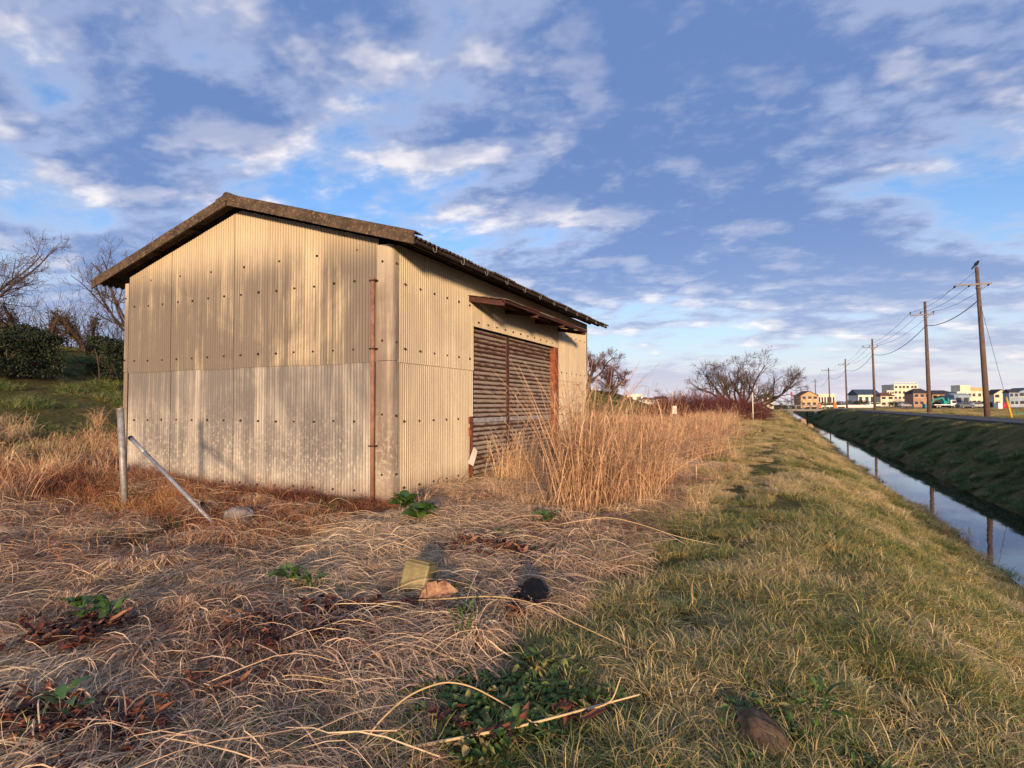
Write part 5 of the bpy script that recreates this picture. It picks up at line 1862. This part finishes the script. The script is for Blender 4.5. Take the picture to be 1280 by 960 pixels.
# guy wire with yellow guard
t0 = tops[0]
ga = np.array([t0['lx'], t0['y'], t0['top'] - 2.6])
gb = onz(1265, 523.5, 0.45)
gb = np.array([gb[0], gb[1], 0.45])
gy = np.array(at(1265, 523.5, 1.0)) - EYE
sc_t = (54.0 - 3.2) / gy[1]
gb = EYE + gy * sc_t
gb[2] = float(terr(gb[0], gb[1]))
guy = tag(empty('guy_wire', tuple(gb)), 'guy wire with yellow guard bracing the crow pole', 'guy wire')
rel = ga - gb
MB().tube([(0, 0, -0.1), tuple(rel)], 0.014, 5).build('strand', MATS['wire'], guy)
MB().tube([tuple(rel * 0.002), tuple(rel * 0.17)], 0.075, 8).build('guard', MATS['yellow_guard'], guy, True)
# the crow
cr = tag(empty('crow', (PX_LINE - 0.38, 54.0, t0['top'])), 'black crow perched on top of the nearest utility pole', 'bird')
cb = MB()
cb.tube([(-0.28, 0, 0.02), (-0.16, 0, 0.10), (-0.02, 0, 0.22), (0.10, 0, 0.33), (0.16, 0, 0.40), (0.20, 0, 0.47), (0.26, 0, 0.48), (0.34, 0, 0.455)], [0.03, 0.06, 0.12, 0.115, 0.075, 0.07, 0.05, 0.008], 10)
cb.tube([(-0.16, 0, 0.10), (-0.32, 0, -0.06), (-0.42, 0, -0.16)], [0.05, 0.05, 0.03], 6)
cb.build('body', MATS['feather'], cr, True)
for s in (-1, 1):
    MB().tube([(0.0, s * 0.04, 0.12), (0.02, s * 0.045, -0.01)], 0.012, 5).build('leg', MATS['feather'], cr)
cr.rotation_euler = (0, 0, R(35))
cr.scale = (1.0, 1.0, 1.0)

# ------------------------------------------------------------------ far houses, vehicles, street furniture
plain('wall_tan', (0.55, 0.36, 0.20), 0.85, 0.15, 0.6)
plain('wall_cream', (0.70, 0.62, 0.47), 0.85, 0.12, 0.5)
plain('wall_white', (0.74, 0.70, 0.62), 0.85, 0.10, 0.5)
plain('wall_brown', (0.38, 0.24, 0.17), 0.85, 0.2, 0.5)
plain('wall_blue', (0.28, 0.36, 0.44), 0.8, 0.15, 0.5)
plain('roof_dark', (0.055, 0.050, 0.060), 0.8, 0.2, 1.0)
plain('roof_brown', (0.16, 0.075, 0.05), 0.85, 0.2, 1.0)
plain('roof_blue', (0.055, 0.085, 0.13), 0.6, 0.2, 1.0)
plain('roof_green', (0.08, 0.24, 0.14), 0.7, 0.2, 1.0)
plain('window_glass', (0.05, 0.055, 0.07), 0.15, 0.2, 1.0, spec=0.6)
plain('teal_paint', (0.02, 0.30, 0.27), 0.5, 0.2, 2.0)
plain('blue_paint', (0.05, 0.22, 0.28), 0.5, 0.2, 2.0)
plain('orange_paint', (0.72, 0.16, 0.05), 0.5, 0.15, 2.0)
plain('red_paint', (0.45, 0.03, 0.06), 0.5, 0.15, 2.0)
plain('car_silver', (0.50, 0.50, 0.52), 0.3, 0.08, 1.0, 0.4, spec=0.5)
plain('car_grey', (0.16, 0.17, 0.20), 0.3, 0.08, 1.0, 0.3, spec=0.5)
plain('car_white', (0.75, 0.73, 0.70), 0.35, 0.08, 1.0, spec=0.5)
plain('tyre', (0.02, 0.02, 0.02), 0.9, 0.2, 3.0)

FACE = R(24)      # far fronts turned roughly towards the low sun


def house(name, u0, u1, dep, vt, ve, wall, roof, label, shape='gable', rz=0.0, storeys=2, wins=3, cat='house', vb=None, depth_m=None):
    a, b_ = at(u0, 506, dep), at(u1, 506, dep)
    c = (a + b_) / 2
    w_ = float(np.linalg.norm((b_ - a)[:2]))
    d_ = depth_m or w_ * 0.8
    gz = float(terr(c[0], c[1]))
    ztop = float(at((u0 + u1) / 2, vt, dep)[2]) - gz
    zeave = float(at((u0 + u1) / 2, ve, dep)[2]) - gz
    back = fwd[:2] / np.linalg.norm(fwd[:2]) * d_ * 0.5
    root = tag(empty(name, (float(c[0] + back[0]), float(c[1] + back[1]), gz), YAW + rz), label, cat)
    hw, hd_ = w_ / 2, d_ / 2
    ov = min(0.5, w_ * 0.05)
    mb = MB()
    if shape == 'gable_front':
        mb.prism([(-hw, -0.3), (hw, -0.3), (hw, zeave), (0, ztop - 0.15), (-hw, zeave)], 1, -hd_, hd_)
    else:
        mb.box(-hw, hw, -hd_, hd_, -0.3, zeave if shape != 'flat' else ztop)
    mb.build('wall', MATS[wall], root)
    if shape == 'gable_front':
        for s in (-1, 1):
            sl = (ztop - zeave) / hw
            MB().prism([(0, ztop), (s * (hw + ov), zeave - ov * sl), (s * (hw + ov), zeave - ov * sl - 0.2), (0, ztop - 0.2)], 1, -hd_ - ov, hd_ + ov).build('roof', MATS[roof], root)
    elif shape == 'gable':
        mb = MB()
        mb.prism([(-hd_ - ov, zeave), (0, ztop), (hd_ + ov, zeave), (hd_ + ov, zeave - 0.2), (-hd_ - ov, zeave - 0.2)], 0, -hw - ov, hw + ov)
        mb.build('roof', MATS[roof], root)
    elif shape == 'hip':
        e, rl = zeave, hw * 0.45
        x, y = hw + ov, hd_ + ov
        v = [(-x, -y, e), (x, -y, e), (x, y, e), (-x, y, e), (-rl, 0, ztop), (rl, 0, ztop), (-x, -y, e - 0.2), (x, -y, e - 0.2), (x, y, e - 0.2), (-x, y, e - 0.2)]
        MB().add(v, [(0, 1, 5, 4), (1, 2, 5), (2, 3, 4, 5), (3, 0, 4), (6, 7, 1, 0), (7, 8, 2, 1), (8, 9, 3, 2), (9, 6, 0, 3), (9, 8, 7, 6)]).build('roof', MATS[roof], root)
    else:
        MB().box(-hw - 0.15, hw + 0.15, -hd_ - 0.15, hd_ + 0.15, ztop, ztop + 0.25).build('parapet', MATS[roof], root)
    hh = (zeave if shape != 'flat' else ztop) / max(storeys, 1)
    for s in range(storeys):
        for k in range(wins):
            wx_ = -hw + (k + 0.5 + random.uniform(-.12, .12)) * w_ / wins
            ww_ = min(0.9, w_ / wins * 0.30)
            z0 = s * hh + hh * 0.38
            z1 = s * hh + hh * 0.80
            f_ = MB().box(wx_ - ww_, wx_ + ww_, -hd_ - 0.03, -hd_ + 0.05, z0, z1).build('window', MATS['window_glass'], root)
            MB().box(wx_ - ww_ - 0.1, wx_ + ww_ + 0.1, -hd_ - 0.12, -hd_ - 0.005, z0 - 0.12, z0 - 0.004).build('sill', MATS['wall_white'], f_)
    return root, w_, d_, ztop


house('gabled_house', 1001, 1022.5, 225, 488.5, 494, 'wall_tan', 'roof_brown', 'tan gabled house at the far end of the road', 'gable_front', 0.0, 2, 3)
house('long_building', 1023, 1044, 250, 493.2, 494, 'wall_cream', 'wall_white', 'low cream flat-roofed building beside the tan gabled house', 'flat', 0, 1, 6, 'building')
house('hall', 1073, 1100, 300, 486.5, 493, 'wall_white', 'roof_blue', 'hall with broad dark blue roof before the white apartments', 'gable', 0, 1, 4, 'building')
house('small_house', 1101, 1118, 240, 490.5, 494.5, 'wall_cream', 'roof_brown', 'small cream house with brown hipped roof', 'hip', 0, 2, 2)
rt_, w_, d_, zt2 = house('apartment_block', 1118, 1148, 330, 481, 481, 'wall_cream', 'wall_white', 'cream four-storey apartment block with roof railing', 'flat', 0, 4, 6, 'building')
for k in range(7):
    MB().box(-w_ / 2 + k * w_ / 6.3, -w_ / 2 + k * w_ / 6.3 + 0.35, -d_ / 2, -d_ / 2 + 0.3, zt2 + 0.25, zt2 + 1.3).build('roof_post', MATS['wall_cream'], rt_)
MB().box(-w_ / 2, w_ / 2, -d_ / 2 + 0.05, -d_ / 2 + 0.25, zt2 + 1.3, zt2 + 1.6).build('roof_rail', MATS['wall_cream'], rt_)
house('apartment_wing', 1109, 1118.5, 328, 488.5, 488.5, 'wall_cream', 'wall_white', 'lower wing left of the apartment block', 'flat', 0, 3, 3, 'building')
house('brown_house', 1142, 1163, 205, 485.5, 491, 'wall_brown', 'roof_dark', 'brown house with dark hipped roof before the apartment block', 'hip', 0, 2, 3)
house('dark_roofed_house', 1166, 1197, 225, 487.5, 492.5, 'wall_tan', 'roof_dark', 'low house with wide dark hipped roof behind the truck', 'hip', 0, 2, 4)
house('blue_shed', 1193, 1213, 215, 491.5, 494, 'wall_blue', 'wall_blue', 'blue-grey lean shed between dark-roofed house and white hall', 'gable', 0, 1, 2, 'shed')
rt_, w_, d_, zt2 = house('white_hall', 1197, 1240, 270, 490.0, 490, 'wall_cream', 'wall_white', 'long white hall with rooftop stair tower', 'flat', 0, 2, 7, 'building')
MB().box(-w_ * 0.38, -w_ * 0.08, -d_ * 0.45, 0, zt2 + 0.26, zt2 + 3.3).build('stair_tower', MATS['wall_cream'], rt_)
MB().box(-w_ * 0.06, w_ * 0.5, -d_ * 0.3, d_ * 0.2, zt2 + 0.26, zt2 + 2.2).build('upper_floor', MATS['wall_tan'], rt_)
house('gabled_house', 1243, 1261, 190, 486.5, 491.5, 'wall_cream', 'roof_dark', 'cream gabled house with dark roof behind the crow pole', 'gable_front', 0.0, 2, 2)
house('blue_house', 1262, 1274, 180, 486.5, 490, 'wall_blue', 'roof_dark', 'blue-grey house with dark roof right of the cream gabled house', 'gable', 0, 2, 2)
house('blue_house', 1273, 1300, 185, 484.5, 489, 'wall_blue', 'roof_blue', 'larger blue-grey house at the end of the row', 'gable_front', 0, 2, 3)
house('green_roofed_house', 953, 967, 210, 492.5, 496, 'wall_cream', 'roof_green', 'small cream house with green roof behind the canal bridge', 'hip', 0, 2, 2)
# far houses seen past the levee
for u0, u1, d_, vt, ve, wl, rf, lb, shp in ((784, 803, 230, 493.5, 496, 'wall_white', 'wall_white', 'white flat-roofed house beyond the levee toe', 'flat'), (803, 812, 215, 496.5, 499, 'wall_cream', 'roof_brown', 'small cream house beyond the levee beside the mast', 'hip'),
                                            (813, 822, 225, 497, 499.5, 'wall_white', 'roof_dark', 'small white house with dark roof beyond the levee', 'gable'), (820, 834, 260, 495.5, 498, 'wall_brown', 'roof_dark', 'low brown house beyond the levee next to the thicket', 'gable')):
    house('far_house', u0, u1, d_, vt, ve, wl, rf, lb, shp, 0, 2, 2)
q = pix_ground(811, 260)
ms = tag(empty('radio_mast', q), 'thin pale radio mast above the far houses', 'mast')
for dx, dy in ((-.5, -.3), (.5, -.3), (0, .5)):
    MB().tube([(dx, dy, -0.3), (dx * .2, dy * .2, 10.8)], 0.07, 5).build('leg', MATS['car_silver'], ms)
for z in (2.5, 5, 7.5, 10):
    k = 1 - 0.8 * z / 10.8
    MB().beam((-.5 * k, -.3 * k, z), (.5 * k, -.3 * k, z), 0.08, 0.08).beam((.5 * k, -.3 * k, z), (0, .5 * k, z), 0.08, 0.08).beam((0, .5 * k, z), (-.5 * k, -.3 * k, z), 0.08, 0.08).build('brace', MATS['car_silver'], ms)


def wheel(parent, x, y, r_, w_=0.22):
    o = MB().tube([(x, y - w_ / 2, r_), (x, y + w_ / 2, r_)], r_, 14).build('tyre', MATS['tyre'], parent, True)
    MB().tube([(x, y - w_ / 2 - 0.01, r_), (x, y + w_ / 2 + 0.01, r_)], r_ * 0.55, 10).build('rim', MATS['car_silver'], o)


def car(u, dep, rz, paint, label, van=False):
    root = tag(empty('parked_car', pix_ground(u, dep), YAW + rz), label, 'car', 'cars parked by the houses')
    body = [(-2.1, .35), (2.1, .35), (2.15, .75), (1.95, .92), (1.2, 1.0), (.55, 1.45), (-1.2, 1.5), (-1.85, 1.05), (-2.15, .95)] if not van else [(-2.1, .35), (2.1, .35), (2.15, .9), (1.75, 1.1), (1.3, 1.85), (-2.0, 1.9), (-2.15, 1.0)]
    o = MB().prism(body, 1, -.82, .82).build('body', MATS[paint], root)
    bevel(o, .12, 3)
    gl = [(.95, 1.02), (.45, 1.38), (-1.1, 1.42), (-1.55, 1.05)] if not van else [(1.55, 1.1), (1.22, 1.72), (-1.8, 1.75), (-1.9, 1.15)]
    MB().prism(gl, 1, -.835, .835).build('window', MATS['window_glass'], root)
    for x in (-1.3, 1.3):
        for y in (-.75, .75):
            wheel(root, x, y, .31)
    for y in (-.6, .6):
        MB().box(2.10, 2.18, y - .15, y + .15, .68, .80).build('headlight', MATS['car_white'], root)
    return root


car(1131, 200, 0.2, 'car_silver', 'silver car parked before the apartment block')
car(1206, 150, 0.1, 'car_grey', 'grey car parked before the blue-grey shed')
car(1221, 155, 0.0, 'car_silver', 'silver car parked right of the grey car')
car(1093, 215, 0.0, 'car_white', 'white van parked by the small cream house', True)
# flat-bed truck with teal crane load
tr = tag(empty('flatbed_truck', pix_ground(1179, 165), YAW), 'white flatbed truck carrying teal crane machinery', 'truck')
MB().box(-3.2, 1.35, -1.0, 1.0, 0.75, 1.02).build('bed', MATS['car_white'], tr)
MB().box(-3.2, 3.2, -.4, .4, .5, .745).build('chassis', MATS['tyre'], tr)
o = MB().prism([(1.45, .55), (3.2, .55), (3.25, 1.3), (2.95, 2.25), (1.45, 2.3)], 1, -1.0, 1.0).build('cab', MATS['car_white'], tr)
bevel(o, .1, 2)
MB().prism([(1.8, 1.35), (3.12, 1.35), (2.9, 2.1), (1.8, 2.1)], 1, -1.012, 1.012).build('window', MATS['window_glass'], tr)
for x in (-2.4, -1.6, 2.4):
    for y in (-.85, .85):
        wheel(tr, x, y, .42, .3)
o = MB().box(-0.2, 0.8, -.6, .6, 1.03, 2.0).build('crane_base', MATS['teal_paint'], tr)
MB().beam((0.4, 0, 2.0), (-0.2, 0, 2.9), .35, .4).beam((-0.2, 0, 2.9), (-2.9, 0, 2.2), .3, .35).build('crane_boom', MATS['teal_paint'], tr)
MB().beam((-2.9, 0, 2.2), (-3.4, 0, 1.2), .25, .3).build('crane_arm', MATS['teal_paint'], tr)
MB().box(0.85, 1.25, -.7, .7, 1.4, 2.7).build('crane_seat', MATS['teal_paint'], tr)
q = tag(empty('machine_cabinet', pix_ground(1157.5, 165), YAW), 'small blue machine cabinet behind the truck', 'cabinet')
MB().box(-.7, .7, -.5, .5, 0, 1.1).box(-.75, .75, -.55, .55, 1.1, 1.2).build('body', MATS['blue_paint'], q)
MB().box(-.5, .5, -.53, -.505, .2, .9).build('door', MATS['blue_paint'], q)
q = tag(empty('storage_drum', pix_ground(1250, 120), YAW), 'red and white storage drum beside cream gabled house', 'drum')
MB().box(-.85, .05, -.6, .6, 0, 1.35).build('white_crate', MATS['car_white'], q)
MB().tube([(.65, 0, 0), (.65, 0, 1.4)], .58, 16).build('red_drum', MATS['red_paint'], q, True)
q = tag(empty('tarpaulin', pix_ground(1272, 52), YAW), 'crumpled green tarpaulin on the verge behind yellow guard', 'tarpaulin')
gv = []
NT = 14
for j in range(NT):
    for i in range(NT):
        a, b_ = i / (NT - 1) * 2 - 1, j / (NT - 1) * 2 - 1
        gv.append((a * .75, b_ * .55, 0.04 + 0.34 * max(0, 1 - a * a - .8 * b_ * b_) + .10 * float(vnoise(a * 3 + 5, b_ * 3 + 5, .6, 2))))
gf = [(j * NT + i, j * NT + i + 1, (j + 1) * NT + i + 1, (j + 1) * NT + i) for j in range(NT - 1) for i in range(NT - 1)]
o = obj('sheet', raw_mesh('sheet', gv, gf, MATS['roof_green'], True), q)
o.modifiers.new('t', 'SOLIDIFY').thickness = 0.02
# road works: white guard rail, orange barrier, low white wall
q = tag(empty('guard_rail', pix_ground(1047, 150), YAW), 'white guard rail at the road bend', 'guard rail')
MB().box(-4.3, 4.3, -.03, .03, .45, .80).build('rail', MATS['car_white'], q)
for k in range(5):
    MB().box(-4.1 + k * 2.05 - .06, -4.1 + k * 2.05 + .06, .035, .13, -.3, .75).build('post', MATS['car_white'], q)
q = tag(empty('barrier', pix_ground(1043.5, 140), YAW), 'orange road barrier in front of the white guard rail', 'barrier')
MB().prism([(-.38, 0), (.38, 0), (.30, 1.55), (-.30, 1.55)], 1, -.12, .12).build('panel', MATS['orange_paint'], q)
MB().box(-.45, .45, -.3, .3, 0.002, .1).build('foot', MATS['tyre'], q)
q = tag(empty('barrier', pix_ground(1024.5, 160), YAW), 'low orange road barrier by the tan house', 'barrier')
MB().prism([(-.5, 0), (.5, 0), (.35, 1.1), (-.35, 1.1)], 1, -.12, .12).build('panel', MATS['orange_paint'], q)
MB().box(-.55, .55, -.3, .3, 0.002, .1).build('foot', MATS['tyre'], q)
q = tag(empty('boundary_wall', pix_ground(1074, 200), YAW), 'low white boundary wall before the dark hedge row', 'wall')
MB().box(-5.0, 5.0, -.08, .08, -.3, .85).build('panel', MATS['wall_white'], q)
MB().box(-5.05, 5.05, -.13, .13, .85, .95).build('coping', MATS['wall_white'], q)
q = tag(empty('cabinet', pix_ground(986, 150), YAW), 'tall teal roadside cabinet near the canal bridge', 'cabinet')
MB().box(-.5, .5, -.35, .35, 0, 1.95).build('body', MATS['teal_paint'], q)
MB().box(-.55, .55, -.4, .4, 1.95, 2.03).build('lid', MATS['teal_paint'], q)
MB().box(-.42, .42, -.38, -.352, .2, 1.8).build('door', MATS['teal_paint'], q)
q = tag(empty('road_post', pix_ground(1008.5, 150), YAW), 'dark slim post standing before the tan gabled house', 'post')
MB().box(-.16, .16, -.12, .12, 0, 1.45).build('shaft', MATS['feather'], q)
MB().tube([(0, 0, 1.45), (0, 0, 1.55), (0, 0, 1.7)], [.1, .12, .05], 8).build('head', MATS['feather'], q)
q = tag(empty('road_sign', pix_ground(989.5, 190), YAW), 'red roadside sign on a pole near the teal cabinet', 'sign')
MB().tube([(0, 0, 0), (0, 0, 8.2)], .07, 6).build('pole', MATS['pole_steel'], q)
MB().box(-.32, .32, -.09, -.072, 6.6, 7.8).build('panel', MATS['red_paint'], q)
# dark hedge rows among the far houses
for i, (u, d_, w_, h, lb) in enumerate(((1036, 235, 4.5, 2.1, 'dark evergreen hedge row before the cream flat building'), (1064, 240, 6, 2.4, 'dark evergreen hedge row behind the low white wall'), (1082, 235, 4.5, 2.2, 'dark evergreen hedge row before the blue-roofed hall'), (1131, 225, 6.5, 2.0, 'dark shrubs at the foot of the apartment block'), (1176, 215, 4, 1.6, 'dark shrubs beside the dark-roofed house'), (1225, 190, 4, 1.7, 'dark shrubs in front of the white hall'))):
    rg = np.random.default_rng(900 + i)
    root = tag(empty('hedge_row', pix_ground(u, d_), YAW), lb, 'hedge')
    n = 2600
    pts = np.stack([rg.uniform(-w_, w_, n), rg.uniform(-.7, .7, n), rg.uniform(0, 1, n) ** .8 * h], -1)
    pts[:, 2] *= 0.8 + 0.4 * vnoise(pts[:, 0] + 40, pts[:, 1], 1.2, i)
    v, f = leaf_cloud(pts, .16, rg)
    me_ = raw_mesh('foliage', v, f, MATS['hedge_leaf'])
    fattr(me_, 'shade', np.repeat(rg.uniform(0, 1, n), 4))
    obj('foliage', me_, root)
    P_, Rr = grow(np.stack([np.linspace(-w_ * .9, w_ * .9, 8), np.zeros(8), np.full(8, -.2)], -1), np.tile([0, 0, 1.0], (8, 1)), np.full(8, h * .8), 4, 0, .08, np.full(8, .06), np.full(8, .03), rg)
    v, f = tubes(P_, Rr, 4)
    obj('stems', raw_mesh('stems', v, f, MATS['bark']), root)
# small concrete bridge over the canal
q = tag(empty('canal_bridge', (5.4, 150, 0.0)), 'low concrete bridge across the far end of canal', 'bridge')
MB().box(-5.0, 5.2, -2.2, 2.2, .05, .55).build('deck', MATS['concrete_grey'], q)
for y in (-2.1, 2.1):
    MB().box(-4.6, 4.8, y - .1, y + .1, 1.25, 1.42).build('rail', MATS['concrete_grey'], q)
    for k in range(7):
        x = -4.4 + k * 1.5
        MB().box(x - .11, x + .11, y - .09, y + .09, .55, 1.25).build('rail_post', MATS['concrete_grey'], q)
for x in (-2.4, 2.6):
    MB().box(x - .35, x + .35, -2.0, 2.0, -2.6, .05).build('abutment', MATS['concrete_grey'], q)
